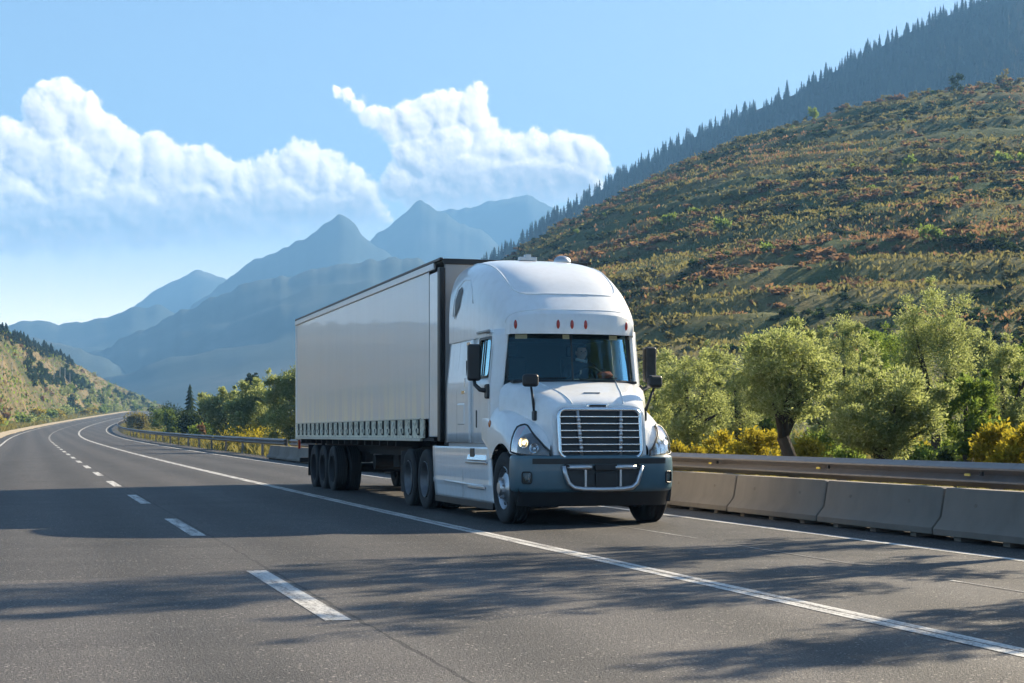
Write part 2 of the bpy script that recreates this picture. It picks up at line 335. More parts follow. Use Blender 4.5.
# ------------------------------------------------------------------ camera, sun, sky
SUN_EL = math.radians(28); SUN_AZ = math.radians(66)          # azimuth from +Y towards +X
SUN_DIR = Vector((math.sin(SUN_AZ) * math.cos(SUN_EL), math.cos(SUN_AZ) * math.cos(SUN_EL), math.sin(SUN_EL)))
def setup():
    cam = bpy.data.cameras.new('camera'); o = bpy.data.objects.new('camera', cam); COL.objects.link(o)
    o.location = (0, 0, CAM_H); o.rotation_euler = (math.radians(90), 0, -YAW)
    cam.sensor_width = 36; cam.lens = 36 * F_PX / 1024; cam.shift_y = (HOR - 341.5) / 1024
    cam.clip_end = 30000; cam.clip_start = .1; SC.camera = o
    l = bpy.data.lights.new('sun', 'SUN'); l.energy = 5; l.angle = math.radians(.5); l.color = (1, .85, .62)
    s = bpy.data.objects.new('sun', l); COL.objects.link(s); s.rotation_euler = SUN_DIR.to_track_quat('Z', 'Y').to_euler(); s.location = (60, 30, 60)
    SC.view_settings.view_transform = 'Standard'; SC.view_settings.look = 'None'; SC.view_settings.exposure = EXPOSURE; SC.view_settings.gamma = 1
    SC.cycles.use_denoising = True; SC.cycles.max_bounces = 6; SC.cycles.transparent_max_bounces = 24; SC.cycles.diffuse_bounces = 3
    SC.cycles.glossy_bounces = 3; SC.cycles.transmission_bounces = 4; SC.cycles.volume_bounces = 0; SC.cycles.caustics_reflective = False; SC.cycles.caustics_refractive = False
    w = bpy.data.worlds.new('World'); SC.world = w; w.use_nodes = True; w.cycles.sampling_method = 'MANUAL'; w.cycles.sample_map_resolution = 512; T = w.node_tree; T.nodes.clear(); t = NT(T)
    # cloud height field as a function of sky direction (azimuth a, elevation e)
    g = bpy.data.node_groups.new('cloud_height', 'ShaderNodeTree')
    g.interface.new_socket('dir', in_out='INPUT', socket_type='NodeSocketVector'); g.interface.new_socket('h', in_out='OUTPUT', socket_type='NodeSocketFloat'); g.interface.new_socket('relief', in_out='OUTPUT', socket_type='NodeSocketFloat'); g.interface.new_socket('rise', in_out='OUTPUT', socket_type='NodeSocketFloat')
    q = NT(g); gi = g.nodes.new('NodeGroupInput'); go = g.nodes.new('NodeGroupOutput')
    A0, A1, E1 = math.radians(-10), math.radians(42), math.radians(16)      # span of the sky that carries the clouds
    def ae(px, py):
        k = (px - 512) / F_PX; return YAW + math.atan(k), math.atan((HOR - py) / F_PX / math.sqrt(1 + k * k))
    se = q.n('SeparateXYZ'); q.set(se, 0, gi.outputs[0]); a, e = se.outputs[0], se.outputs[1]
    nv = q.n('TexNoise', i={'Scale': 28., 'Detail': 3., 'Roughness': .6}); q.set(nv, 'Vector', gi.outputs[0])
    dv = q.n('VectorMath', operation='MULTIPLY_ADD'); q.set(dv, 0, nv.outputs['Color']); q.set(dv, 1, (.007, .007, .0)); q.set(dv, 2, gi.outputs[0])
    def bill(scale, det, r):
        v = q.n('TexVoronoi', voronoi_dimensions='2D', feature='SMOOTH_F1', i={'Scale': scale, 'Detail': det, 'Roughness': r, 'Smoothness': .25}); v.normalize = True
        q.set(v, 'Vector', dv.outputs[0]); return q.m('MULTIPLY_ADD', q.m('MULTIPLY', v.outputs[0], v.outputs[0]), -1.6, .36)
    bl = q.m('ADD', q.m('MULTIPLY', bill(58., 2., .55), 15.), q.m('MULTIPLY', bill(140., 1., .5), 6.))
    fb = q.m('MULTIPLY', q.m('SUBTRACT', q.noise(gi.outputs[0], 90., 5, .68), .5), 12.)
    u = q.m('DIVIDE', q.m('SUBTRACT', a, A0), A1 - A0)
    def curve(pts):
        c = g.nodes.new('ShaderNodeFloatCurve'); cv = c.mapping.curves[0]; P = [ae(*p) for p in pts]; P = [((x - A0) / (A1 - A0), y / E1) for x, y in P]
        while len(cv.points) < len(P): cv.points.new(.5, .5)
        for cp, pt in zip(cv.points, sorted(P)): cp.location = pt; cp.handle_type = 'AUTO'
        c.mapping.update(); q.set(c, 1, u); return q.m('MULTIPLY', c.outputs[0], E1)
    PX = 1 / F_PX                                                            # one unit of the field = this angle
    def heap(puffs):
        h = None
        for px, py, r in puffs:
            A, E = ae(px, py); ds = q.n('VectorMath', operation='DISTANCE'); q.set(ds, 0, dv2.outputs[0]); q.set(ds, 1, (A, E, 0.))
            dd = q.m('MULTIPLY', ds.outputs['Value'], ds.outputs['Value']); f = q.m('MULTIPLY_ADD', dd, -1 / (r * PX * PX), float(r))
            h = f if h is None else q.m('SMOOTH_MAX', h, f, 3.)
        return h
    wn = q.n('TexNoise', i={'Scale': 26., 'Detail': 6., 'Roughness': .62}); q.set(wn, 'Vector', gi.outputs[0])
    wc = q.n('VectorMath', operation='SUBTRACT'); q.set(wc, 0, wn.outputs['Color']); q.set(wc, 1, (.5, .5, .5))
    wd = q.n('VectorMath', operation='MULTIPLY_ADD'); q.set(wd, 0, wc.outputs[0]); q.set(wd, 1, (62 * PX, 54 * PX, 0.)); cx = q.n('CombineXYZ'); q.set(cx, 0, a); q.set(cx, 1, e); q.set(wd, 2, cx.outputs[0]); dv2 = wd
    heap1 = heap([(62, 102, 22), (46, 120, 27), (82, 126, 27), (102, 146, 31), (28, 152, 32), (66, 168, 42), (4, 144, 26), (-34, 160, 38), (-90, 170, 44), (-160, 180, 50), (132, 162, 28), (162, 166, 28), (190, 169, 24), (216, 174, 26),
        (245, 186, 24), (271, 179, 24), (300, 169, 26), (325, 179, 24), (346, 188, 20), (366, 196, 20), (185, 205, 36), (130, 210, 42), (228, 210, 34), (280, 208, 38), (325, 212, 32), (20, 212, 46), (-40, 218, 50), (-110, 225, 56), (80, 218, 46), (355, 215, 26)])
    heap2 = heap([(340, 92, 4), (350, 97, 6), (362, 106, 8), (377, 118, 12), (392, 128, 15), (416, 122, 22), (441, 113, 25), (466, 113, 22), (482, 127, 19), (450, 146, 34), (420, 157, 28), (490, 152, 26), (515, 152, 23), (536, 146, 20), (560, 155, 22),
        (585, 158, 18), (602, 164, 12), (540, 178, 32), (500, 188, 36), (460, 190, 36), (425, 192, 30), (578, 180, 24), (398, 182, 20)])
    heap3 = heap([(20, 285, 30), (-16, 280, 34), (48, 294, 22), (10, 306, 40), (40, 312, 30), (-80, 290, 40), (-150, 290, 50)])
    lower = q.m('ADD', heap([(126, 212, 24), (152, 222, 22), (198, 214, 26), (222, 222, 18), (22, 220, 27), (-6, 226, 22), (74, 226, 20), (268, 216, 22), (310, 222, 20)]), 14.)
    heap1 = q.m('MAXIMUM', heap1, lower)
    low2 = q.m('ADD', heap([(436, 168, 24), (470, 172, 26), (520, 178, 24), (560, 180, 20)]), 12.); heap2 = q.m('MAXIMUM', heap2, low2)
    def grounded(h, bot, k): return q.m('MINIMUM', h, q.m('MULTIPLY', q.m('SUBTRACT', e, curve(bot)), k / PX))
    b1 = grounded(heap1, [(-420, 264), (-200, 260), (0, 254), (60, 252), (120, 249), (200, 243), (260, 238), (310, 236), (350, 232), (420, 226), (800, 226)], .55)
    b2 = grounded(heap2, [(200, 225), (330, 222), (400, 218), (450, 214), (500, 210), (560, 206), (620, 202), (800, 200)], .6)
    b3 = grounded(heap3, [(-420, 340), (0, 335), (60, 330), (100, 320), (800, 304)], .5)
    base = q.m('MAXIMUM', q.m('MAXIMUM', b1, b2), q.m('SUBTRACT', b3, 400.))
    H = q.m('ADD', base, q.m('ADD', bl, fb)); g.links.new(H, go.inputs[0])
    rb = curve([(-420, 262), (0, 252), (200, 243), (330, 236), (400, 222), (500, 212), (620, 204), (800, 200)])
    g.links.new(H, go.inputs[1]); g.links.new(q.m('DIVIDE', q.m('SUBTRACT', e, rb), PX), go.inputs[2])
    d = t.n('TexCoord').outputs['Generated']; nm = t.n('VectorMath', operation='NORMALIZE'); t.set(nm, 0, d); sp = t.n('SeparateXYZ'); t.set(sp, 0, nm.outputs[0])
    az = t.m('ARCTAN2', sp.outputs[0], sp.outputs[1]); el = t.m('ARCSINE', sp.outputs[2])
    def height(da, de):
        c = t.n('CombineXYZ', i={0: t.m('ADD', az, da), 1: t.m('ADD', el, de), 2: .37}); n = T.nodes.new('ShaderNodeGroup'); n.node_tree = g
        t.set(n, 0, c.outputs[0]); return n.outputs
    N0, N1, N2 = height(0., 0.), height(5.5 / F_PX, 4.5 / F_PX), height(1.9 / F_PX, 1.6 / F_PX); h0 = N0[0]; s0, s1, s2 = N0[1], N1[1], N2[1]
    alpha = t.n('MapRange', interpolation_type='SMOOTHERSTEP', i={0: h0, 1: -3.5, 2: 9.}).outputs[0]
    rise = t.n('MapRange', interpolation_type='SMOOTHSTEP', i={0: N0[2], 1: -4., 2: 70., 3: -.30, 4: .16}).outputs[0]
    lit = t.m('MULTIPLY_ADD', t.m('SUBTRACT', s0, s1), .036, .37); lit = t.m('ADD', lit, t.m('MULTIPLY', t.m('SUBTRACT', s0, s2), .022)); lit = t.m('ADD', lit, rise, clamp=True)
    thick = t.n('MapRange', i={0: h0, 1: 2., 2: 16.}).outputs[0]
    sh = t.mix(thick, (.85, .9, .98), (.42, .43, .47))                    # thin edges scatter more light than the deep base
    cc = t.mix(lit, sh, (1.85, 1.6, 1.34))
    sky = t.n('TexSky', sky_type='NISHITA'); sky.sun_disc = False; sky.sun_elevation = SUN_EL; sky.sun_rotation = SUN_AZ
    sky.air_density = 1.0; sky.dust_density = 1.0; sky.ozone_density = 2.5; sky.altitude = 400
    b0 = t.n('Background', i={1: SKY_STR}); t.set(b0, 0, sky.outputs[0])
    veil = t.n('MapRange', interpolation_type='SMOOTHERSTEP', i={0: el, 1: math.radians(-1.), 2: math.radians(9.5), 3: .85, 4: 0.}).outputs[0]
    bv = t.n('Background', i={0: (1., .86, .68), 1: 1.7}); mv = t.n('MixShader', i={0: veil, 1: b0.outputs[0], 2: bv.outputs[0]})
    bc = t.n('Background', i={1: CLOUD_STR}); t.set(bc, 0, cc)
    inwin = t.m('MULTIPLY', t.m('GREATER_THAN', az, A0 - .1), t.m('LESS_THAN', az, A1))
    mx = t.n('MixShader', i={0: t.m('MULTIPLY', alpha, t.m('MULTIPLY', inwin, .97)), 1: mv.outputs[0], 2: bc.outputs[0]})
    out = t.n('OutputWorld'); T.links.new(mx.outputs[0], out.inputs[0])
EXPOSURE, SKY_STR, CLOUD_STR, HAZE = 1.85, .050, .42, 3.2e-4
setup()

# ------------------------------------------------------------------ road
def CX(y):                                   # lateral shift of the road centre line
    y0 = 150; return 0 if y < y0 else (y - y0) ** 2 / 5600
def ZR(y):
    y = max(y, 0); return 2.5e-5 * y * y if y < 620 else 2.5e-5 * 620 * 620 + (y - 620) * .006
def road_y(n=150, y0=-14, y1=960):
    return [y0 + (y1 - y0) * (i / n) ** 1.7 for i in range(n + 1)]
def ribbon(x0, x1, ys, dz, nx=1, jag=0):
    b = MB()
    for y in ys:
        for k in range(nx + 1):
            x = x0 + (x1 - x0) * k / nx
            b.v.append((x + CX(y) + (random.uniform(-jag, jag) if jag and k in (0, nx) else 0), y, ZR(y) + dz))
    for i in range(len(ys) - 1):
        for k in range(nx):
            a = i * (nx + 1) + k; b.f.append((a, a + 1, a + nx + 2, a + nx + 1))
    return b
YS = road_y()
tag(ribbon(-2.9, 11.2, YS, 0, 6).build('road', M['asphalt'], smooth=True), kind='structure')
mk = ribbon(-2.02, -1.86, YS, .004); mk2 = ribbon(9.30, 9.44, YS, .004)
for b in (mk2,): mk.add(b.v, b.f)
# the long solid line: two runs of paint laid nearly on top of each other
l1 = ribbon(5.33, 5.44, road_y(150, -14, 960), .004); l2 = ribbon(5.455, 5.55, road_y(150, -14, 960), .004)
for b in (l1, l2): mk.add(b.v, b.f)
y = 10.9 - 9.4 * 3
while y < 620:
    b = ribbon(1.90, 2.08, [y + 4.15 * k / 4 for k in range(5)], .004); mk.add(b.v, b.f); y += 9.4
tag(mk.build('road_markings', M['line_paint']), kind='structure')
fd = MB()
for y0, y1, x in ((14.2, 17.0, 7.55), (18.2, 22.3, 7.6), (10.0, 12.4, 7.5), (28, 34, 7.6)):
    b = ribbon(x, x + .05, [y0 + (y1 - y0) * k / 4 for k in range(5)], .004); fd.add(b.v, b.f)
tag(fd.build('faded_road_markings', M['faded_paint']), kind='structure')
pt = MB(); ring = []
for k in range(36):
    a = 2 * math.pi * k / 36; r = 1 + .35 * (mnoise.noise(Vector((math.cos(a) * 2, math.sin(a) * 2, 3))))
    ring.append((4.0 + .62 * r * math.cos(a), 18.6 + 1.9 * r * math.sin(a), .004))
pt.add(ring, [tuple(range(36))]); tag(pt.build('asphalt_patch', M['patch']), kind='structure')
tag(ribbon(-5.2, -2.9, YS, .02, 3, .12).build('sand_shoulder', M['sand'], smooth=True), kind='structure')

# ------------------------------------------------------------------ ground sheet out to the horizon
def axis_pts(lo, hi, mid, fine, n):
    s = set(); x = 0
    while x < 40: s.add(round(mid + x, 2)); s.add(round(mid - x, 2)); x += fine
    for k in range(n):
        s.add(mid + 40 + (hi - mid - 40) * ((k + 1) / n) ** 2.2); s.add(mid - 40 - (mid - 40 - lo) * ((k + 1) / n) ** 2.2)
    return sorted(s)
def ground_z(x, y):
    r = x - CX(min(y, 960)); z = ZR(min(y, 960)) if y > 0 else 0
    if y > 960: z = ZR(960) * max(0, 1 - (y - 960) / 1500)
    if -2.9 < r < 11.2: d = -.05
    elif r <= -2.9: d = -.03 + (min(.55, (-5.0 - r) * .06) if r < -5.0 else 0) + (mnoise.noise(Vector((x * .2, y * .2, 0))) * .12 if r < -5.4 else 0)
    else:
        d = -.05 + min(4.0, (r - 11.2) * .028) + mnoise.noise(Vector((x * .15, y * .15, 5))) * min(.25, (r - 11.2) * .05)
    fade = max(0, min(1, (1500 - math.hypot(x, y)) / 700)); return z * fade + d * (1 if -6 < r < 14 else fade) - (.6 * (1 - fade) if not -6 < r < 14 else 0)
gx_ = axis_pts(-5600, 5600, 4, 1.15, 34); gy_ = sorted({-5000, -3000, -1200, -500, -200, -80, -40} | {round(-25 + k * 2.5, 2) for k in range(60)} | {125 + 8 * k for k in range(90)} | {900, 1000, 1200, 1500, 2000, 2800, 4000, 5100})
gb = MB(); nx = len(gx_)
for y in gy_:
    for x in gx_: gb.v.append((x + (CX(min(y, 960)) if 0 < y and abs(x) < 500 else 0), y, ground_z(x + (CX(min(y, 960)) if 0 < y and abs(x) < 500 else 0), y)))
for i in range(len(gy_) - 1):
    for k in range(nx - 1):
        a = i * nx + k; gb.f.append((a, a + 1, a + nx + 1, a + nx))
tag(gb.build('ground', M['grassland'], smooth=True), kind='structure')

# ------------------------------------------------------------------ hills and mountains (height fields set out by bearing and distance)
def interp(pts, x): return float(np.interp(x, [p[0] for p in pts], [p[1] for p in pts]))
def fbm(x, y, s, o=5, seed=0):
    v = 0; a = 1; f = s
    for k in range(o): v += a * mnoise.noise(Vector((x * f, y * f, seed + k * 7.3))); a *= .5; f *= 2.03
    return v
def hillside(outline, px0, px1, foot, crest, nu, nv, shape, back=1.35, foot_z=0.):
    """returns fn(u,v)->xyz ; v 0 foot, 1 crest, >1 behind"""
    def fn(px, t):
        Df, Dc = foot(px), crest(px); D = Df + (Dc - Df) * t
        zc = zat(interp(outline, px), Dc); z = shape(px, t, zc, D); x, y = at(px, D); return x, y, z
    return fn
HO = [(260, 425), (300, 410), (380, 366), (440, 314), (480, 279), (520, 247), (560, 224), (600, 205), (650, 178), (700, 153), (750, 134), (800, 120), (850, 107), (900, 97), (960, 88), (1024, 82), (1060, 90), (1140, 150), (1300, 290), (1500, 380), (1900, 415)]
def hill_fn(px, t):
    Df, Dc = 105, 430; D = Df + (Dc - Df) * t; x, y = at(px, D); zc = zat(interp(HO, px), Dc)
    if t <= 1: z = zc * (max(t, 0) ** 1.08) + 1.2 * (1 - t) + min(t, 0) * 40
    else: z = zc * (1 - 1.2 * (t - 1) ** 1.5) + 0
    z += fbm(x, y, .02, 4, 2) * 2.2 * min(1, t * 2) * (.5 if t > .9 else 1)
    st = 5.2; q = z / st + fbm(x, y, .012, 4, 9) * 1.1; k = math.floor(q); fr = q - k
    s = 0 if fr < .55 else (fr - .55) / .45; s = s * s * (3 - 2 * s)
    return x, y, z + (k + s - q) * st * (.5 if 0 < t < .97 else .2) + fbm(x, y, .15, 3, 4) * .5
b = MB(); NU, NV = 230, 150
for i in range(NU + 1):
    for j in range(NV + 1): b.v.append(hill_fn(265 + (1900 - 265) * (i / NU) ** 1.15, -.06 + 1.35 * j / NV))
b.f = [(i*(NV+1)+j, (i+1)*(NV+1)+j, (i+1)*(NV+1)+j+1, i*(NV+1)+j+1) for i in range(NU) for j in range(NV)]
tag(b.build('terraced_hill', M['hill'], smooth=True), kind='structure')

FO = [(200, 436), (260, 408), (300, 386), (380, 332), (430, 298), (450, 284), (470, 272), (500, 256), (545, 226), (620, 180), (700, 137), (760, 106), (800, 89), (850, 59), (900, 34), (950, 12), (1024, -14), (1060, 5), (1150, 110), (1300, 270), (1500, 370), (1900, 415)]
def forest_fn(px, t):
    Df, Dc = 620, 1250; D = Df + (Dc - Df) * t; x, y = at(px, D); zc = zat(interp(FO, px), Dc)
    z = zc * (max(t, 0) ** 1.1) if t <= 1 else zc * (1 - 1.5 * (t - 1) ** 1.4)
    return x, y, z + fbm(x, y, .006, 4, 3) * 9 * min(1, t * 2) * (.6 if t > .85 else 1) + (0 if t > 0 else t * 60)
b = MB(); NU, NV = 120, 40
for i in range(NU + 1):
    for j in range(NV + 1): b.v.append(forest_fn(200 + (1900 - 200) * i / NU, -.05 + 1.35 * j / NV))
b.f = [(i*(NV+1)+j, (i+1)*(NV+1)+j, (i+1)*(NV+1)+j+1, i*(NV+1)+j+1) for i in range(NU) for j in range(NV)]
tag(b.build('forest_hill', M['forest'], smooth=True), kind='structure')

LO = [(-700, 300), (-300, 308), (-100, 318), (0, 330), (30, 345), (60, 357), (75, 364), (105, 380), (130, 392), (155, 403), (190, 414), (240, 426)]
def left_foot(px): return float(np.interp(px, [-700, -100, -50, 0, 50, 100, 150, 240], [40, 115, 185, 290, 430, 580, 740, 900]))
def left_fn(px, t):
    Df = left_foot(px); Dc = Df + 160; D = Df + (Dc - Df) * t; x, y = at(px, D); zf = ZR(min(D, 800)) - .6
    zc = zat(interp(LO, px), Dc); z = zf + (zc - zf) * max(t, 0) ** .95 if t <= 1 else zc - (zc - zf) * .9 * (t - 1) ** 1.5
    z += fbm(x, y, .03, 4, 6) * 1.6 * min(1, max(t, 0) * 2.5) * (.5 if t > .9 else 1)
    return x, y, z + (t * 8 if t < 0 else 0)
b = MB(); NU, NV = 130, 60
for i in range(NU + 1):
    for j in range(NV + 1): b.v.append(left_fn(-700 + 940 * i / NU, -.08 + 1.5 * j / NV))
b.f = [(i*(NV+1)+j, (i+1)*(NV+1)+j, (i+1)*(NV+1)+j+1, i*(NV+1)+j+1) for i in range(NU) for j in range(NV)]
tag(b.build('dry_hill', M['dryhill'], smooth=True), kind='structure')

def mountain(name, outline, D, reach, seed, amp, px0=None, px1=None, bold=1.):
    p0, p1 = outline[0][0], outline[-1][0]; NU, NV = 170, 34; b = MB()
    for i in range(NU + 1):
        px = p0 + (p1 - p0) * i / NU
        zc = max(5, zat(interp(outline, px), D)); jag = fbm(px * .05, seed, 1., 5, seed) * amp
        for j in range(NV + 1):
            t = j / NV                                           # 0 crest, up to .8 towards viewer; last rows go behind
            if j <= NV - 5:
                t = j / (NV - 5); Dd = D - reach * t; x, y = at(px, Dd); wdt = 2 + 110 * t ** .8; zc = max(5, sum(zat(interp(outline, px + wdt * q), D) for q in (-1, -.75, -.5, -.25, 0, .25, .5, .75, 1)) / 9)
                rid = 1 - abs(fbm(x, y, 1 / (reach * .55), 4, seed + 20)) * 1.15
                z = (zc + jag * (1 - t) ** 5 + (fbm(x, y, .006, 4, seed + 40) * 16 - abs(fbm(x + y * .4, y * .35, .0045, 4, seed + 60)) * 60) * min(1, 4 * t) * (1 - t)) * ((1 - t) ** 1.12) * (1 - .42 * bold * (t * (1 - t) * 4) ** .8 * (1 - rid)) - 12 * t
            else:
                k = j - (NV - 5); Dd = D + k * reach * .12; x, y = at(px, Dd); z = (zc + jag) * (1 - .2 * k) - 6
            b.v.append((x, y, z, j))
    order = lambda j: j
    rows = list(range(NV, NV - 5, -1)) + list(range(0, NV - 4))
    vs = [v[:3] for v in b.v]; b.v = vs
    b.f = [(i*(NV+1)+rows[j], (i+1)*(NV+1)+rows[j], (i+1)*(NV+1)+rows[j+1], i*(NV+1)+rows[j+1]) for i in range(NU) for j in range(len(rows) - 1)]
    return tag(b.build(name, M['mountain'], smooth=True), kind='structure')
mountain('mountain_front', [(20, 420), (60, 372), (90, 354), (130, 335), (180, 312), (206, 301), (240, 286), (262, 280), (300, 272), (340, 265), (370, 262), (400, 258), (440, 262), (500, 280), (560, 330), (640, 420)], 2350, 1250, 1, 9)
mountain('mountain_peak', [(120, 420), (160, 350), (194, 304), (225, 281), (252, 262), (275, 252), (294, 244), (315, 230), (338, 214), (350, 222), (366, 237), (400, 262), (460, 320), (540, 420)], 3400, 1250, 2, 10)
mountain('mountain_summit', [(230, 420), (300, 310), (345, 262), (372, 238), (400, 216), (419, 200), (432, 208), (445, 214), (460, 222), (480, 230), (520, 262), (600, 340), (660, 420)], 3800, 1250, 3, 12)
mountain('mountain_distant', [(300, 420), (380, 290), (437, 213), (470, 207), (500, 200), (519, 195), (532, 197), (545, 202), (580, 230), (640, 300), (740, 420)], 4300, 1200, 4, 10)
mountain('mountain_far_peak', [(40, 420), (100, 340), (137, 304), (165, 284), (197, 270), (212, 274), (226, 279), (250, 300), (300, 350), (360, 420)], 4200, 1150, 5, 9)
mountain('mountain_low_ridge', [(-500, 300), (-200, 318), (-60, 326), (0, 326), (18, 322), (37, 320), (60, 326), (90, 321), (144, 306), (160, 305), (178, 312), (205, 335), (260, 420)], 3000, 1100, 6, 7)
mountain('mountain_near_ridge', [(-500, 320), (-200, 335), (-60, 342), (0, 340), (40, 338), (62, 344), (90, 352), (120, 366), (170, 400), (190, 420)], 2150, 900, 7, 6)
# air
def haze():
    zt = 690.; b = MB().box((0, 0, (zt - 16) / 2), (12400, 10800, zt + 16))
    m = bpy.data.materials.new('air'); m.use_nodes = True; T = m.node_tree; T.nodes.clear(); t = NT(T); out = t.n('OutputMaterial')
    v = t.n('VolumePrincipled', i={'Color': (.23, .53, 1.0), 'Density': HAZE, 'Anisotropy': 0.}); T.links.new(v.outputs[0], out.inputs['Volume'])
    tag(b.build('haze', m), kind='stuff')
haze()

# ------------------------------------------------------------------ concrete barrier segments and steel guardrails
XB = 10.25
prof = [(0, .055), (0, .13), (.11, .26), (.17, .61), (.36, .61), (.42, .26), (.53, .13), (.53, .055)]
def barrier_mesh():
    b = MB(); Lg = 2.95; ys = [-Lg / 2, -Lg / 2 + .05, Lg / 2 - .05, Lg / 2]
    rings = []
    for k, y in enumerate(ys):
        ins = .02 if k in (0, 3) else 0
        rings.append([(x + (ins if x < .2 else -ins), y, z - (ins if z > .6 else 0)) for x, z in prof])
    n = len(prof); b.add([p for r in rings for p in r], [(i*n+k, i*n+(k+1) % n, (i+1)*n+(k+1) % n, (i+1)*n+k) for i in range(3) for k in range(n)] + [tuple(range(n)), tuple(range(3*n, 4*n))])
    for y in (-1.0, 0., 1.0): b.box((.28, y, .028), (.46, .14, .056))
    for y in (-.75, .75): b.lathe([(0, -.004), (.035, -.004), (.035, .004)], (.138, y, .42), 'X', 12)
    return b
PX_LBL = {}
segs = []; y = 11.36 + 2.99 / 2 - 2.99
first = None; idx = 0; ylist = []
while y < 73: ylist.append(y); y += 2.99
for i, y in enumerate(ylist):
    if first is None:
        o = first = barrier_mesh().build('concrete_barrier', M['concrete'], bevel=.012)
    else:
        o = first.copy(); COL.objects.link(o)
    o.location = (XB + CX(y), y, ZR(y)); tag(o, 'low grey concrete barrier block in the row that is hidden behind the truck', 'barrier', 'concrete barrier blocks along the road edge')
    segs.append(o)
# the W-beam: one long guardrail thing, its posts as parts
def wbeam(ys, x, zc, h=.31):
    pr = []
    for k in range(15):
        t = k / 14; pr.append((.055 * math.cos(t * 4 * math.pi), zc - h / 2 + h * t))
    pr += [(.05 + .03, zc + h / 2), (.08, zc - h / 2)]
    b = MB(); n = len(pr)
    for y in ys: b.v += [(x + CX(y) + p[0], y, ZR(y) + p[1]) for p in pr]
    b.f = [(i*n+k, i*n+(k+1) % n, (i+1)*n+(k+1) % n, (i+1)*n+k) for i in range(len(ys) - 1) for k in range(n)]
    return b
XR = 11.15
def guardrail(label, y0, y1, step, posts, zc=.74, beam_len=8.0, bolts=True):
    g = empty('guardrail', label, 'guardrail', (XR + CX(y0), y0, ZR(y0)))
    y = y0
    while y < y1 - .1:
        e = min(y + beam_len, y1)
        at_root(wbeam([y + (e + .0 - y) * k / 6 for k in range(7)], XR + (.004 if int(y / beam_len) % 2 else 0), zc).build('rail_beam', M['galv'], smooth=True, angle=50), g)
        y = e
    y = y0 + .6
    while y < y1:
        pb = MB().box((XR + CX(y) + .16, y, ZR(y) + zc * .5 - .06), (.12, .1, zc + .35)); pb.box((XR + CX(y) + .09, y, ZR(y) + zc), (.06, .16, .2))
        p = at_root(pb.build('post', M['galv'], bevel=.006), g)
        if bolts:
            r = MB().box((XR + CX(y) - .03, y + .35, ZR(y) + zc), (.012, .12, .03)); at_root(r.build('reflector', M['reflector']), g)
            r = MB(); r.box((XR + CX(y) - .05, y, ZR(y) + zc + .02), (.03, .05, .05)); at_root(r.build('bolt', M['dark']), g)
        y += posts
guardrail('steel guardrail running behind the concrete barrier blocks on the right', 9, 73, 2, 4.0)
guardrail('far steel guardrail bending out of sight beyond the back of the trailer', 74.5, 400, 6, 8.0, beam_len=24, bolts=False)
# ------------------------------------------------------------------ the truck
TC = 7.55
TR = empty('semi_truck', 'white long-nosed truck tractor with slate grey bumper pulling the trailer', 'truck', (TC, 22.0, 0))
KX = .925
def sqx(x): return 6.3 + (x - 6.3) * KX
def tb(mb, name, mat, parent=None, **kw):           # tractor mesh in world coordinates
    mb.v = [(sqx(p[0]), p[1], p[2]) for p in mb.v]
    o = mb.build(name, mat, **kw)
    if parent is None or parent is TR: return at_root(o, TR)
    o.parent = parent; return o
TL = empty('semi_trailer', 'long grey-white box trailer with a strapped lower edge behind the tractor', 'trailer', (TC, 33.0, 0))
def lb(mb, name, mat, parent=None, **kw):
    o = mb.build(name, mat, **kw)
    if parent is None: return at_root(o, TL)
    o.parent = parent; return o

# wheels: two meshes (tyre, rim) per kind, shared
def tyre_mb(w, r=.5):
    b = MB(); h = w / 2; pr = [(.295, -h * .80), (.33, -h * .92), (.40, -h), (.46, -h * .97), (.485, -h * .86)]
    n = 5
    for k in range(n):
        a = -h * .80 + 1.6 * h * k / n; e = -h * .80 + 1.6 * h * (k + 1) / n; gp = .012
        pr += [(.498, a + gp * .5), (.50, (a + e) / 2), (.498, e - gp * .5)]
        if k < n - 1: pr += [(.486, e - gp * .35), (.486, e + gp * .35)]
    pr += [(.485, h * .86), (.46, h * .97), (.40, h), (.33, h * .92), (.295, h * .80)]
    b.lathe([(p[0] * r / .5, p[1]) for p in pr], (0, 0, 0), 'X', 56); return b
def rim_mb(front):                                  # outer face towards -X
    b = MB()
    if front:
        b.lathe([(.30, -.12), (.292, -.125), (.275, -.10), (.255, -.055), (.20, -.10), (.165, -.115), (.15, -.14), (.115, -.145), (.11, -.175), (.085, -.20), (0, -.205)], (0, 0, 0), 'X', 48)
    else:
        b.lathe([(.30, -.13), (.292, -.135), (.275, -.10), (.25, .0), (.22, .055), (.16, .06), (.13, .045), (.11, .0), (.10, -.05), (.085, -.065), (0, -.07)], (0, 0, 0), 'X', 48)
    b.lathe([(.295, .12), (.27, .1), (.26, .02), (0, .02)], (0, 0, 0), 'X', 32)
    nb = nuts_mb(front); b.add(nb.v, nb.f); return b
def holes_mb(front):
    b = MB(); rr, xx = (.222, -.088) if front else (.225, .046)
    for k in range(10):
        a = 2 * math.pi * k / 10
        c = (xx, rr * math.cos(a), rr * math.sin(a)); b.lathe([(0, -.006), (.026, -.006), (.028, .012)], c, 'X', 12)
    return b
def nuts_mb(front):
    b = MB(); rr, xx = (.135, -.15) if front else (.145, .045)
    for k in range(10):
        a = 2 * math.pi * (k + .5) / 10; b.lathe([(0, -.03), (.014, -.03), (.016, 0)], (xx, rr * math.cos(a), rr * math.sin(a)), 'X', 6)
    return b
def bladed(name, mb, mat, angle=40):
    o = mb.build(name, mat, smooth=True, angle=angle); me = o.data; bpy.data.objects.remove(o); return me
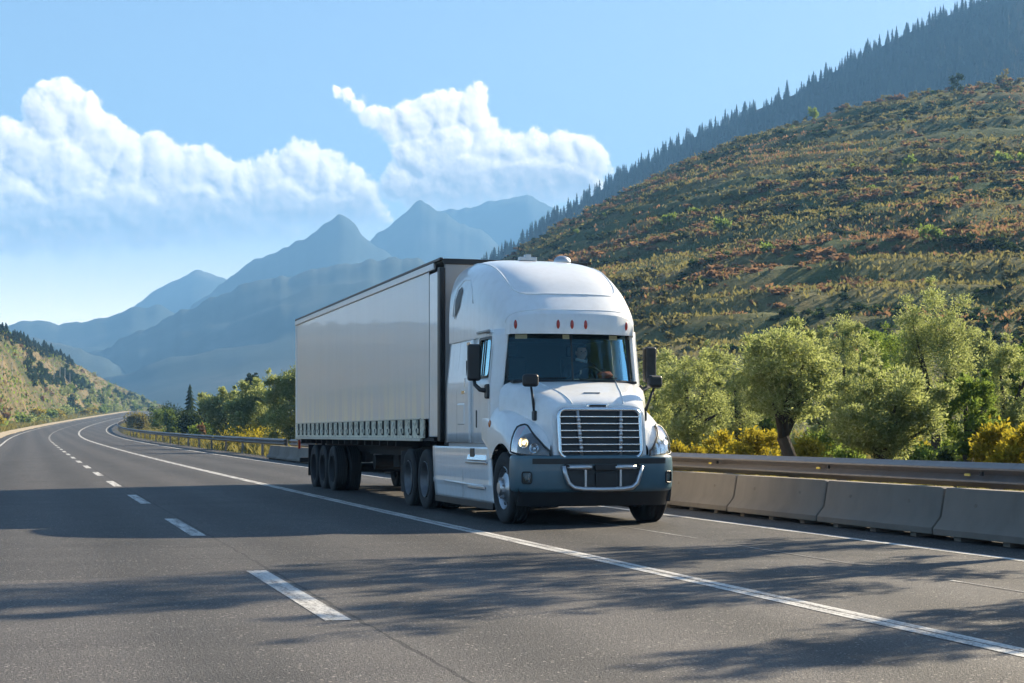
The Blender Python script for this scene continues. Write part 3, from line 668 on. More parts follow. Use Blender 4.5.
ME = {'ft': bladed('tyre', tyre_mb(.30), M['rubber']), 'dt': bladed('tyre', tyre_mb(.27), M['rubber']),
      'fr': bladed('rim', rim_mb(True), M['alu']), 'dr': bladed('rim', rim_mb(False), M['steel_dull']), 'tr': bladed('rim', rim_mb(False), M['dark']),
      'fh': bladed('hand_holes', holes_mb(True), M['black']), 'dh': bladed('hand_holes', holes_mb(False), M['black']),
      }
def wheel(root, x, y, z, side, kind):               # side -1: outer face to -X
    w = bpy.data.objects.new('wheel', ME['ft' if kind == 'f' else 'dt']); COL.objects.link(w); w.parent = root
    w.location = Vector((x, y, z)) - Vector(root.location)
    if side > 0: w.rotation_euler.z = math.pi
    r = link('rim', ME[{'f': 'fr', 'd': 'dr', 't': 'tr'}[kind]], (0, 0, 0), parent=w)
    link('hand_holes', ME['fh' if kind == 'f' else 'dh'], (0, 0, 0), parent=w)
for s in (-1, 1):
    wheel(TR, sqx(TC + s * 1.08), 22.0, .5, s, 'f')
    for y in (26.62, 27.84):
        wheel(TR, sqx(TC + s * 1.11), y, .5, s, 'd'); wheel(TR, sqx(TC + s * .78), y, .5, s, 'd')
    for y in (35.41, 36.6, 37.79):
        wheel(TL, TC + s * 1.10, y, .5, s, 't'); wheel(TL, TC + s * .80, y, .5, s, 't')

# --- cab side walls: grid in (y, z) with tumblehome and a rounded A-pillar
def side_dx(y, z):
    d = 1.225 - max(0, z - 1.95) * .10
    if y < 22.72: d -= .16 * ((22.72 - y) / .27) ** 2
    return d
WY0, WY1, WZ0, WZ1 = 22.74, 23.40, 2.07, 2.64
def side_panel(s, ys, zs, hole=None):
    b = MB()
    def fn(u, v):
        y = catmull(list(range(len(ys))), ys, u * (len(ys) - 1)); z = catmull(list(range(len(zs))), zs, v * (len(zs) - 1)); return (TC + s * side_dx(y, z), y, z)
    vs = [(TC + s * side_dx(y, z), y, z) for y in ys for z in zs]; n = len(zs)
    return b.add(vs, [(i*n+j, (i+1)*n+j, (i+1)*n+j+1, i*n+j+1) for i in range(len(ys) - 1) for j in range(n - 1)
                      if not (hole and WY0 - 1e-3 <= ys[i] and ys[i + 1] <= WY1 + 1e-3 and WZ0 - 1e-3 <= zs[j] and zs[j + 1] <= WZ1 + 1e-3)])
def rrect(y0, y1, z0, z1, r, n=6):
    pts = []
    for cy, cz, a0 in ((y1 - r, z1 - r, 0), (y0 + r, z1 - r, 90), (y0 + r, z0 + r, 180), (y1 - r, z0 + r, 270)):
        for k in range(n + 1):
            a = math.radians(a0 + 90 * k / n); pts.append((cy + r * math.cos(a), cz + r * math.sin(a)))
    return pts
ZS = [1.12, 1.3, 1.6, 1.85, 1.95, WZ0, 2.3, 2.5, WZ1, 2.74]
for s in (-1, 1):
    pil = side_panel(s, [22.45, 22.5, 22.56, 22.62, 22.655], ZS)
    tb(pil, 'door_pillar', M['white'], smooth=True, solid=.03)
    dr = tb(side_panel(s, [22.665, 22.72, WY0, 22.95, 23.2, WY1, 23.5, 23.66], ZS, True), 'door', M['white'], smooth=True, solid=.03, solid_off=0)
    rr = rrect(WY0 + .02, WY1 - .02, WZ0 + .02, WZ1 - .02, .09)
    gl = MB(); gl.add([(TC + s * (side_dx(y, z) - .012), y, z) for y, z in rr], [tuple(range(len(rr)))])
    g = tb(gl, 'window', M['glass'], dr); g.matrix_parent_inverse = Matrix.Identity(4)
    fr = MB(); rr2 = rrect(WY0 - .015, WY1 + .015, WZ0 - .015, WZ1 + .015, .05); n = len(rr)
    fr.add([(TC + s * (side_dx(y, z) + .006), y, z) for y, z in rr2] + [(TC + s * (side_dx(y, z) + .006), y, z) for y, z in rr], [(k, (k + 1) % n, n + (k + 1) % n, n + k) for k in range(n)])
    tb(fr, 'window_frame', M['black'], dr, solid=.012)
    wf = MB().tube([(TC + s * (side_dx(23.14, z) + .004), 23.14, z) for z in (WZ0, WZ1)], .012, 6); tb(wf, 'window_divider', M['black'], dr)
    hd = MB().box((TC + s * 1.235, 23.35, 1.47), (.035, .05, .26)); tb(hd, 'handle', M['black'], dr, bevel=.012)
    sl = side_panel(s, [23.672, 23.8, 24.0, 24.4, 24.8, 25.02, 25.1], ZS); slp = tb(sl, 'sleeper_side', M['white'], smooth=True, solid=.03)
    if s < 0:
        for (y, z, dy, dz, m) in ((23.95, 2.60, .2, .06, 'chrome'), (23.95, 2.22, .03, .26, 'black'), (24.05, 1.88, .2, .05, 'chrome'), (23.98, 2.02, .03, .14, 'chrome'), (24.2, 1.68, .3, .012, 'black'), (24.2, 1.42, .3, .012, 'black')):
            v = MB().box((TC + s * (side_dx(y, z) + .0), y, z), (.085, dy, dz)); tb(v, 'vent' if m == 'black' else 'handle', M[m], slp, bevel=.004)
        for y in (24.45,):
            v = MB().tube([(TC + s * (side_dx(y, z) + .026), y, z) for z in (1.15, 1.9, 2.3, 2.72)], .008, 5); tb(v, 'seam', M['black'], slp)
        hb = MB().box((TC + s * 1.226, 24.2, 1.55), (.09, .42, .34)); tb(hb, 'baggage_door', M['white'], slp, bevel=.03)
    # cab sill and dark gap under the sleeper
    tb(MB().box((TC + s * 1.19, 23.85, 1.085), (.06, 2.5, .07)), 'cab_sill', M['post_grey'], bevel=.01)
# cab tub: back wall, floor, header
tub = MB(); tub.box((TC, 25.07, 1.93), (2.30, .04, 1.6)); tub.box((TC, 23.8, 1.10), (2.30, 2.6, .05)); tub.box((TC, 24.55, 2.0), (1.98, .04, 1.7))
tb(tub, 'cab_interior', M['seat'])
# windscreen: curved in plan
def ws(u, v):                                      # u -1..1, v 0..1 bottom to top
    x = u * (.995 - .02 * v); z = 2.00 + .70 * v; y = 22.27 + .17 * abs(u) ** 2.4 + .10 * v - .02; return (TC + x - .03, y, z)
W = tb(MB().grid(lambda a, b: ws(a * 2 - 1, b), 28, 8), 'windshield', M['glass'], smooth=True)
fr = MB(); pts = [ws(-1 + 2 * k / 24, 0) for k in range(25)] + [ws(1, k / 6) for k in range(1, 7)] + [ws(1 - 2 * k / 24, 1) for k in range(1, 25)] + [ws(-1, 1 - k / 6) for k in range(1, 6)]
tb(fr.tube(pts, .022, 8, closed=True), 'windshield_seal', M['black'], W, smooth=True)
tb(MB().tube([ws(0.0, k / 6) for k in range(7)], .014, 6), 'divider', M['black'], W)
vis = MB()
for a, b_ in ((-.95, -.05), (.05, .95)):
    vis.grid(lambda u, v: (lambda p: (p[0], p[1] + .05, p[2]))(ws(a + (b_ - a) * u, .88 + .12 * v)), 12, 1)
tb(vis, 'sun_visor', M['black'], W, solid=.012)
for u0, u1 in ((-.88, -.70), (-.14, -.03), (.66, .81)):
    tg = MB().grid(lambda u, v: (lambda p: (p[0], p[1] - .006, p[2]))(ws(u0 + (u1 - u0) * u, .86 + .09 * v)), 3, 1); tb(tg, 'paper_tag', M['tagc'], W)
wp = MB()
for u0, u1 in ((-.75, -.1), (.1, .75)):
    wp.tube([(lambda p: (p[0], p[1] - .02, p[2]))(ws(u0 + (u1 - u0) * k / 6, .04 + .03 * k / 6)) for k in range(7)], .008, 5)
tb(wp, 'wiper_blade', M['black'], W)
# inside: dash, seats, wheel
tb(MB().prism([(22.42, 1.95), (22.45, 2.02), (22.75, 2.05), (22.95, 1.98), (22.95, 1.6), (22.6, 1.5)], 'X', TC - 1.08, TC + 1.06), 'dashboard', M['dash'], bevel=.02)
for s in (-.54, .54):
    st = MB().box((TC + s, 23.45, 1.68), (.5, .5, .14)); st.box((TC + s, 23.72, 2.05), (.48, .13, .72), rx=-.12); st.box((TC + s, 23.78, 2.5), (.28, .10, .18)); st.box((TC + s, 23.48, 1.36), (.4, .4, .5))
    tb(st, 'seat', M['seat'], bevel=.04)
sw = MB(); cw = Vector((TC + .54, 22.98, 2.06)); tl = math.radians(55)
sw.tube([cw + Vector((.22 * math.cos(a), .22 * math.sin(a) * math.cos(tl), .22 * math.sin(a) * math.sin(tl))) for a in [2 * math.pi * k / 28 for k in range(28)]], .015, 6, closed=True)
sw.tube([cw + Vector((-.21, 0, 0)), cw, cw + Vector((.21, 0, 0))], .014, 6); sw.tube([cw, cw + Vector((0, -.05, -.3))], .03, 6)
tb(sw, 'steering_wheel', M['black'], smooth=True)

# --- roof fairing
RY = [22.14, 22.18, 22.3, 22.5, 22.8, 23.2, 23.6, 24.1, 24.6, 25.1]
RW = [1.00, 1.04, 1.09, 1.13, 1.165, 1.185, 1.195, 1.205, 1.21, 1.21]
RT = [2.94, 2.99, 3.10, 3.27, 3.49, 3.69, 3.81, 3.89, 3.94, 3.95]
def roof(y, a, off=0):                              # a: 0 right side .. pi left side
    w, zt = catmull(RY, RW, y), catmull(RY, RT, y); n = 4.3 + max(0, (22.9 - y)) * 1.2
    c, s = math.cos(a), math.sin(a); zb = 2.66
    x = w * (abs(c) ** (2 / n)) * (1 if c >= 0 else -1); z = zb + (zt - zb) * abs(s) ** (2 / n)
    k = max(0, min(1, (24.3 - y) / 2.1)); yy = y + .30 * (abs(x) / 1.1) ** 2.6 * k
    p = Vector((TC + x, yy, z))
    if off:
        d = Vector((c * .8, 0, s * .8)); 
        if y < 23.6: d += Vector((0, -.5, 0))
        p += d.normalized() * off
    return tuple(p)
b = MB(); NA, NY = 64, 44
ysr = [22.14 + 2.96 * (k / NY) ** 1.5 for k in range(NY + 1)]
for yv in ysr:
    for k in range(NA + 1): b.v.append(roof(yv, math.pi * k / NA))
b.f = [(i*(NA+1)+k, (i+1)*(NA+1)+k, (i+1)*(NA+1)+k+1, i*(NA+1)+k+1) for i in range(NY) for k in range(NA)]
vb = len(b.v)                                       # front closure (the visor face)
for k in range(NA + 1):
    p = b.v[k]; b.v.append((p[0], p[1] - .005 + .02, 2.665))
b.f += [(k, k + 1, vb + k + 1, vb + k) for k in range(NA)]
RF = tb(b, 'roof_fairing', M['white'], smooth=True, angle=48)
tb(MB().prism([(22.8, 2.675), (25.08, 2.675), (25.08, 2.70), (22.8, 2.70)], 'X', TC - 1.11, TC + 1.11).box((TC, 22.58, 2.688), (1.86, .42, .024)), 'roof_lining', M['seat'])
bk = MB(); bk.add([roof(25.1, math.pi * k / NA) for k in range(NA + 1)], [tuple(range(NA + 1))]); tb(bk, 'roof_back', M['post_grey'], RF)
def visor_pt(x, z, off=.006):                       # point on the visor face
    w = .99; d = abs(x) / 1.1; return (TC + x, 22.14 + .30 * d ** 2.6 - off + .008, z)
for x in (-.92, -.30, -.08, .14, .86):
    m_ = MB().sphere(visor_pt(x, 2.80, .0), (.028, .02, .065), 10, 8); tb(m_, 'marker_light', M['red_lens'], RF, smooth=True)
def crease(path, r=.012, name='crease'):
    return tb(MB().tube([roof(y, a, -.002) for y, a in path], r, 6), name, M['white'], RF, smooth=True)
pa = [(24.95, 2.02), (24.2, 2.06), (23.6, 2.10), (23.1, 2.12), (22.75, 2.10), (22.58, 2.03), (22.50, 1.90), (22.48, 1.75), (22.48, 1.57)]
full = pa + [(y, math.pi - a) for y, a in pa[::-1][1:]]
dense = []
for i in range(len(full) - 1):
    for k in range(5): t = k / 5; dense.append((catmull(list(range(len(full))), [p[0] for p in full], i + t), catmull(list(range(len(full))), [p[1] for p in full], i + t)))
crease(dense, .016)
crease([(22.20 , math.pi * k / 40) for k in range(2, 39)], .010)
for s in (0, 1):
    def ang(y, z):
        best = min((abs(roof(y, a)[2] - z), a) for a in [math.pi * k / 400 for k in range(1, 130)])[1]; return math.pi - best if s == 0 else best
    arch = [(24.85, 3.08), (24.82, 3.3), (24.68, 3.5), (24.45, 3.6), (24.1, 3.58), (23.8, 3.42), (23.62, 3.2)]
    crease([(y, ang(y, z)) for y, z in arch], .014)
    wn = [(24.75, 3.02), (24.72, 3.3), (24.6, 3.46), (24.45, 3.50), (24.36, 3.42), (24.45, 3.2)]
    P = [roof(y, ang(y, z), .012) for y, z in wn]; sw_ = MB().add(P, [tuple(range(6))]); wd = tb(sw_, 'sleeper_window', M['black'], RF)
    sm = MB().tube([(TC + (-1 if s == 0 else 1) * (side_dx(y, 2.7) + .006), y, 2.70) for y in (22.7, 22.9, 23.4, 23.7, 24.3, 25.08)], .012, 6); tb(sm, 'seam', M['black'], RF)
hn = MB().box((TC - .12, 24.2, 3.93), (.30, .1, .06)); hn.box((TC - .12, 24.2, 3.97), (.1, .1, .06)); tb(hn, 'roof_marker', M['alu'], RF, bevel=.01)
hn = MB().sphere((TC + .52, 24.3, 3.91), (.15, .12, .10)); tb(hn, 'antenna_dome', M['alu'], RF, smooth=True)
gr = MB().box((TC - 1.19, 23.15, 2.735), (.05, .62, .035)); tb(gr, 'drip_rail', M['post_grey'], RF, bevel=.008)

# --- hood
HS = [22.36, 22.1, 21.85, 21.6, 21.42, 21.30, 21.245]
HP = [[(1.17, 1.10), (1.18, 1.60), (1.14, 1.90), (.9, 2.005), (.5, 2.015), (0, 2.02)],
      [(1.09, 1.10), (1.10, 1.58), (1.05, 1.87), (.82, 1.955), (.46, 1.965), (0, 1.975)],
      [(.98, 1.10), (.99, 1.54), (.94, 1.81), (.74, 1.885), (.42, 1.90), (0, 1.91)],
      [(.87, 1.0), (.88, 1.48), (.84, 1.74), (.67, 1.815), (.38, 1.835), (0, 1.845)],
      [(.79, .95), (.80, 1.42), (.77, 1.67), (.62, 1.745), (.35, 1.765), (0, 1.775)],
      [(.74, .93), (.75, 1.38), (.73, 1.60), (.59, 1.675), (.33, 1.695), (0, 1.705)],
      [(.72, .92), (.72, 1.35), (.70, 1.55), (.57, 1.62), (.32, 1.637), (0, 1.645)]]
b = MB(); nP = 13; NS = 24
def hood_pt(u, k, s):                               # u along (0 rear .. 1 front), k profile 0..5
    y = catmull([0, 1, 2, 3, 4, 5, 6], HS, u * 6)
    dx = catmull([0, 1, 2, 3, 4, 5, 6], [catmull(list(range(6)), [q[0] for q in P], k) for P in HP], u * 6)
    z = catmull([0, 1, 2, 3, 4, 5, 6], [catmull(list(range(6)), [q[1] for q in P], k) for P in HP], u * 6)
    fr = max(0, (u - .6) / .4); return (TC + s * dx, y + fr * .13 * (z - 1.62) , z)
for i in range(NS + 1):
    row = [hood_pt(i / NS, 5 * k / nP, -1) for k in range(nP + 1)] + [hood_pt(i / NS, 5 * (nP - k) / nP, 1) for k in range(1, nP + 1)]
    b.v += row
n = 2 * nP + 1
b.f = [(i*n+k, (i+1)*n+k, (i+1)*n+k+1, i*n+k+1) for i in range(NS) for k in range(n - 1)] + [tuple(NS * n + k for k in range(n))]
HD = tb(b, 'hood', M['white'], smooth=True, angle=45)
for s in (-1, 1):
    tb(MB().tube([(lambda p: (p[0], p[1], p[2] + .002))(hood_pt(.02 + .9 * k / 12, 3.55 + .2 * k / 12, s)) for k in range(13)], .009, 6), 'crease', M['white'], HD, smooth=True)
tb(MB().box((TC, 22.30, 1.985), (2.0, .2, .04)), 'cowl', M['black'], bevel=.01)
em = MB().box((TC - .02, 21.235, 1.635), (.34, .03, .055)); e_ = tb(em, 'emblem', M['chrome'], HD, bevel=.02)
tb(MB().box((TC - .02, 21.219, 1.635), (.26, .006, .026)), 'emblem_plate', M['dark'], HD)
tb(MB().box((TC, 21.52, 1.815), (.26, .05, .012), rx=-.25), 'hood_vent', M['post_grey'], HD, bevel=.004)
# grille
def gy(z): return 21.235 + .13 * (z - 1.62)
gp = rrect(-.63, .63, .93, 1.585, .10, 5)
b = MB(); n = len(gp)
b.add([(TC + x * (1 if z < 1.2 else 1.0), gy(z) - .012, z) for x, z in gp], [tuple(range(n))]); G = tb(b, 'grille', M['grille_back'])
tb(MB().tube([(TC + x, gy(z) - .02, z) for x, z in gp], .030, 8, closed=True), 'grille_surround', M['chrome'], G, smooth=True)
for k in range(6):
    z = 1.015 + k * .094; tb(MB().box((TC, gy(z) - .035, z), (1.23, .03, .019)), 'grille_bar', M['chrome'], G, bevel=.006)
for s in (-1, 1):
    b = MB().tube([(TC + s * (.30 + .06 * (z - .95)), gy(z) - .020, z) for z in (.95, 1.2, 1.4, 1.57)], .026, 8)
    for k in range(5): b.sphere((TC + s * (.30 + .06 * (k * .094 + .11)), gy(1.06 + k * .094) - .03, 1.06 + k * .094), .034, 10, 6)
    tb(b, 'grille_bracket', M['alu'], G, smooth=True)
# fenders wrap from the door round to the grille
FS = [(1.245, 23.05, 1.18, 1.57, 1.11, 23.05, 1.67), (1.262, 22.6, 1.02, 1.52, 1.05, 22.6, 1.69), (1.265, 22.3, 1.02, 1.47, .98, 22.3, 1.66), (1.262, 22.0, 1.1, 1.40, .93, 22.05, 1.60),
      (1.25, 21.7, 1.00, 1.30, .86, 21.85, 1.51), (1.21, 21.48, .97, 1.23, .81, 21.68, 1.44), (1.10, 21.33, .955, 1.16, .78, 21.5, 1.35), (.93, 21.225, .94, 1.06, .755, 21.34, 1.23), (.75, 21.17, .925, .99, .73, 21.24, 1.1)]
def fend(u, v, s, off=0):
    g = lambda k: catmull(list(range(9)), [q[k] for q in FS], u)
    dx, y, zl, zs, di, yi, zi = (g(k) for k in range(7))
    r2 = .62 ** 2 - (y - 22.0) ** 2
    if r2 > 0: zl = max(zl if y < 21.6 else .9, .5 + math.sqrt(r2)); zs = max(zs, zl + .12)
    P = [Vector((dx, y, zl)), Vector((dx + .02, y, zl + (zs - zl) * 1.05)), Vector(((dx + di) / 2 + .03, (y + yi) / 2 - .01, zi + .01)), Vector((di, yi, zi))]
    p = P[0] * (1-v)**3 + P[1] * 3*v*(1-v)**2 + P[2] * 3*v*v*(1-v) + P[3] * v**3
    if off:
        d = Vector((dx - di, (y - yi) * 1.0, .12)); 
        if u > 5: d += Vector((0, -.25, 0))
        p += d.normalized() * off
    return (TC + s * p.x, p.y, p.z)
HLo = [(4.75, .02), (7.75, .0)]
for s in (-1, 1):
    FE = tb(MB().grid(lambda a, b_: fend(a * 8, b_, s), 64, 14), 'fender', M['white'], smooth=True)
    tb(MB().sphere(fend(.95, .33, s, .0), (.02, .06, .055), 12, 8), 'side_marker', M['amber'], FE, smooth=True)
    def hl(a, b_, off):
        u = 4.72 + (7.92 - 4.72) * a; top = catmull([0, .15, .45, .75, 1], [.52, .68, .60, .50, .34], a); bot = catmull([0, .3, .7, 1], [.03, .01, .0, .02], a)
        return fend(u, bot + (top - bot) * b_, s, off)
    HL = tb(MB().grid(lambda a, b_: hl(a, b_, .004), 18, 8), 'headlight', M['lamp_back'], smooth=True)
    rim_ = [hl(k / 16, 0, .03) for k in range(17)] + [hl(1, k / 4, .03) for k in range(1, 5)] + [hl(1 - k / 16, 1, .03) for k in range(1, 17)] + [hl(0, 1 - k / 4, .03) for k in range(1, 4)]
    tb(MB().tube(rim_, .015, 6, closed=True), 'headlight_bezel', M['black'], HL, smooth=True)
    tb(MB().grid(lambda a, b_: hl(.02 + .17 * a, .08 + .84 * b_, .010), 6, 6), 'turn_signal', M['amber'] if s > 0 else M['red_lens'], HL, smooth=True)
    for a, r in ((.36, .075), (.62, .07)):
        c = Vector(hl(a, .42, .018)); nn = Vector((s * (.75 if a < .5 else .45), -.8, .1)).normalized(); q = nn.to_track_quat('Z', 'Y').to_matrix()
        rb = MB().lathe([(r, .012), (r * .9, .0), (r * .5, -.02), (.018, -.025), (.016, .008), (0, .012)], (0, 0, 0), 'Z', 20); rb.v = [tuple(c + q @ Vector(p)) for p in rb.v]
        tb(rb, 'lamp_reflector', M['chrome'], HL, smooth=True)
        if a < .5: tb(MB().sphere(c + nn * .006, .026, 10, 8), 'bulb', M['bulb'], HL, smooth=True)
    tb(MB().grid(lambda a, b_: hl(a, b_, .035), 18, 8), 'headlight_lens', M['lens'], HL, smooth=True)
    wl = MB().grid(lambda a, b_: (TC + s * (1.20 - .5 * b_), 22.0 + .66 * math.cos(math.pi * (a * 1.15 - .02)), .48 + .66 * math.sin(math.pi * (a * 1.1 - .02))), 24, 2); tb(wl, 'wheel_arch', M['dark'], smooth=True)
# bumper
BP = [(1.25, 21.56), (1.245, 21.48), (1.20, 21.355), (1.08, 21.235), (.9, 21.16), (.6, 21.105), (.3, 21.085), (0, 21.08)]
BZ = [(.965, -.03), (.945, .0), (.90, .012), (.74, .018), (.60, .014), (.50, .0), (.465, -.03)]
def bump_pt(u, z, off, s=None):                     # u -1..1
    a = abs(u) * 7; dx = catmull(list(range(8)), [q[0] for q in BP], 7 - a); y = catmull(list(range(8)), [q[1] for q in BP], 7 - a)
    e = .01; dx2 = catmull(list(range(8)), [q[0] for q in BP], max(0, 7 - a - e)); y2 = catmull(list(range(8)), [q[1] for q in BP], max(0, 7 - a - e))
    n = Vector((y2 - y, -(dx2 - dx), 0)); n = n.normalized() if n.length > 1e-9 else Vector((1, 0, 0))
    if abs(u) > .999: n = Vector((1, 0, 0))
    return (TC + math.copysign(1, u) * (dx + n.x * off), y + n.y * off, z)
b = MB().grid(lambda a, v: bump_pt(a * 2 - 1, catmull(list(range(7)), [q[0] for q in BZ], v * 6), catmull(list(range(7)), [q[1] for q in BZ], v * 6)), 60, 14)
BU = tb(b, 'bumper', M['teal'], smooth=True)
tb(MB().grid(lambda a, v: bump_pt(a * 2 - 1, .463 - .19 * v, -.03 - .06 * v), 60, 3), 'air_dam', M['black'], BU, smooth=True)
inner = MB().box((TC, 21.6, .72), (1.9, .6, .5)); tb(inner, 'radiator_box', M['dark'])
tb(MB().grid(lambda a, v: bump_pt((a * 2 - 1) * .52, .92 - .075 * v, .022), 20, 1), 'bumper_slot', M['black'], BU, smooth=True)
ip = [(-.60, .82), (-.575, .70), (-.53, .585), (-.45, .525), (-.3, .505), (0, .50), (.3, .505), (.45, .525), (.53, .585), (.575, .70), (.60, .82)]
fy = lambda x: 21.068 + .025 * (abs(x) / .6) ** 2
tb(MB().add([(TC + x, fy(x) - .030, z) for x, z in ip], [tuple(range(len(ip)))[::-1]]), 'lower_intake', M['black'], BU)
tb(MB().tube([(TC + x, fy(x) - .04, z) for x, z in ip], .036, 8), 'intake_frame', M['alu'], BU, smooth=True)
tb(MB().tube([(TC + x, fy(x) - .03, .80) for x in (-.56, -.3, -.18)], .036, 8).tube([(TC + x, fy(x) - .03, .80) for x in (.18, .3, .56)], .036, 8), 'intake_top_bar', M['alu'], BU, smooth=True)
for s in (-1, 1):
    tb(MB().box((TC + s * .27, fy(.27) - .028, .655), (.035, .03, .26)), 'intake_bar', M['alu'], BU, bevel=.006)
    tb(MB().lathe([(0, -.055), (.038, -.055), (.045, -.03), (.045, .0)], (TC + s * .555, fy(.55) - .01, .80), 'Y', 16), 'tow_hook', M['black'], BU, smooth=True, angle=40)
    u0 = s * .585; c = bump_pt(u0, .66, .02)
    fg = rrect(-.09, .09, -.075, .075, .035, 5); fgm = MB(); uu = lambda x: u0 + s * x * .62
    fgm.add([bump_pt(uu(x), .66 + z, .022) for x, z in fg], [tuple(range(len(fg)))]); fl = tb(fgm, 'fog_light', M['lens'], BU)
    tb(MB().tube([bump_pt(uu(x), .66 + z, .024) for x, z in fg], .011, 6, closed=True), 'fog_bezel', M['black'], BU, smooth=True)
    fgm = MB(); fgm.add([bump_pt(uu(x), .66 + z, .019) for x, z in fg], [tuple(range(len(fg)))]); tb(fgm, 'fog_reflector', M['dark'], BU)
tb(MB().box((TC + .04, 21.025, .615), (.32, .02, .23)), 'plate_holder', M['black'], BU, bevel=.008)
tb(MB().box((TC + .04, 21.03, .80), (.34, .04, .085)), 'sensor_cover', M['black'], BU, bevel=.01)
# mirrors
for s in (-1, 1):
    q_ = .14 if s > 0 else 0
    mr = MB().box((TC + q_ + s * 1.39, 22.98, 2.28), (.21, .13, .53), rz=s * .12); MI = tb(mr, 'mirror', M['black'], bevel=.04, seg=3)
    tb(MB().tube([(TC + q_ + s * 1.39, 22.98, 2.05), (TC + q_ + s * 1.385, 22.95, 1.96), (TC + s * 1.33, 22.85, 1.885), (TC + s * 1.25, 22.74, 1.87)], [.028, .03, .034, .04], 8), 'mirror_arm', M['black'], MI, smooth=True)
    tb(MB().box((TC + s * 1.245, 22.73, 1.86), (.07, .18, .21)), 'mirror_mount', M['black'], MI, bevel=.025)
    hm = MB().box((TC + q_ * .9 + s * .92, 21.62, 1.985), (.24, .12, .175), rz=s * .2); HM = tb(hm, 'hood_mirror', M['black'], bevel=.045, seg=3)
    tb(MB().tube([(TC + q_ * .9 + s * .91, 21.62, 1.9), (TC + q_ * .5 + s * .885, 21.61, 1.72), (TC + s * .855, 21.6, 1.50)], [.018, .021, .03], 8), 'mirror_stalk', M['black'], HM, smooth=True)
    tb(MB().box((TC + s * .86, 21.60, 1.50), (.07, .13, .14)), 'stalk_foot', M['black'], HM, bevel=.02)
# chassis skirt with the step
for s in (-1, 1):
    sk = MB().grid(lambda a, v: (TC + s * (1.235 - .05 * (1 - v) ** 2 + (.012 if .28 < v < .34 else 0)), 22.58 + 3.46 * a + (-.06 * (1 - v) if a == 0 else 0), .27 + .79 * v), 20, 24)
    S_ = tb(sk, 'side_skirt', M['white'], smooth=True, solid=.03, solid_off=0)
    tb(MB().prism([(22.56, .17), (26.0, .17), (26.03, .268), (22.54, .268)], 'X', TC + s * 1.13, TC + s * 1.215), 'skirt_edge', M['black'], S_, bevel=.006)
    tb(MB().box((TC + s * 1.232, 23.30, .955), (.03, 1.05, .20), ry=s * -.3), 'step_recess', M['chrome'], S_, bevel=.012)
    tb(MB().box((TC + s * 1.255, 23.55, .965), (.012, .24, .15)), 'step_hole', M['black'], S_, bevel=.004)
    tb(MB().box((TC + s * 1.255, 23.30, .835), (.06, 1.15, .035)), 'step_tread', M['alu'], S_, bevel=.012)
    tb(MB().tube([(TC + s * 1.235, y, .93) for y in (24.1, 25.4)], .012, 6), 'rib', M['white'], S_)
    tb(MB().tube([(TC + s * 1.24, 25.3, .52), (TC + s * 1.245, 23.6, .50), (TC + s * 1.24, 23.0, .50)], .018, 6), 'rib', M['white'], S_, smooth=True)
    tb(MB().box((TC + s * 1.245, 23.35, .47), (.03, .9, .05)), 'step_tread', M['alu'], S_, bevel=.012)
    tb(MB().tube([(TC + s * 1.238, 24.15, z) for z in (.30, .7, 1.05)], .005, 5), 'seam', M['post_grey'], S_)
# frame, fifth wheel, tanks, rear fenders
ch = MB()
for s in (-1, 1): ch.box((TC + s * .42, 25.2, .82), (.09, 6.9, .28))
for y in (22.0, 23.5, 25.6, 27.2, 28.5): ch.box((TC, y, .8), (.8, .12, .2))
for y in (26.62, 27.84, 22.0): ch.tube([(TC - 1.0, y, .5), (TC + 1.0, y, .5)], .09, 10)
tb(ch, 'chassis_frame', M['dark'])
tb(MB().box((TC, 27.2, 1.03), (.95, .9, .1)), 'fifth_wheel', M['dark'], bevel=.02)
for s in (-1, 1): tb(MB().tube([(TC + s * .8, 23.3, .62), (TC + s * .8, 25.6, .62)], .32, 20), 'fuel_tank', M['alu'], smooth=True, angle=40)
for s in (-1, 1): tb(MB().grid(lambda a, v: (TC + s * (.78 + .44 * v), 28.52 + .05 * math.sin(a * 3), .95 - .72 * a), 6, 2), 'mud_flap', M['steel_dull'], solid=.012)
tb(MB().tube([(TC - 1.0, 28.44, .9), (TC - 1.03, 28.5, .62), (TC - 1.05, 28.42, .35), (TC - 1.02, 28.62, .2)], .02, 6), 'air_hose', M['steel_dull'], smooth=True)
tb(MB().box((TC, 25.4, 1.12), (2.2, .9, .12)), 'rear_deck', M['dark'], bevel=.02)

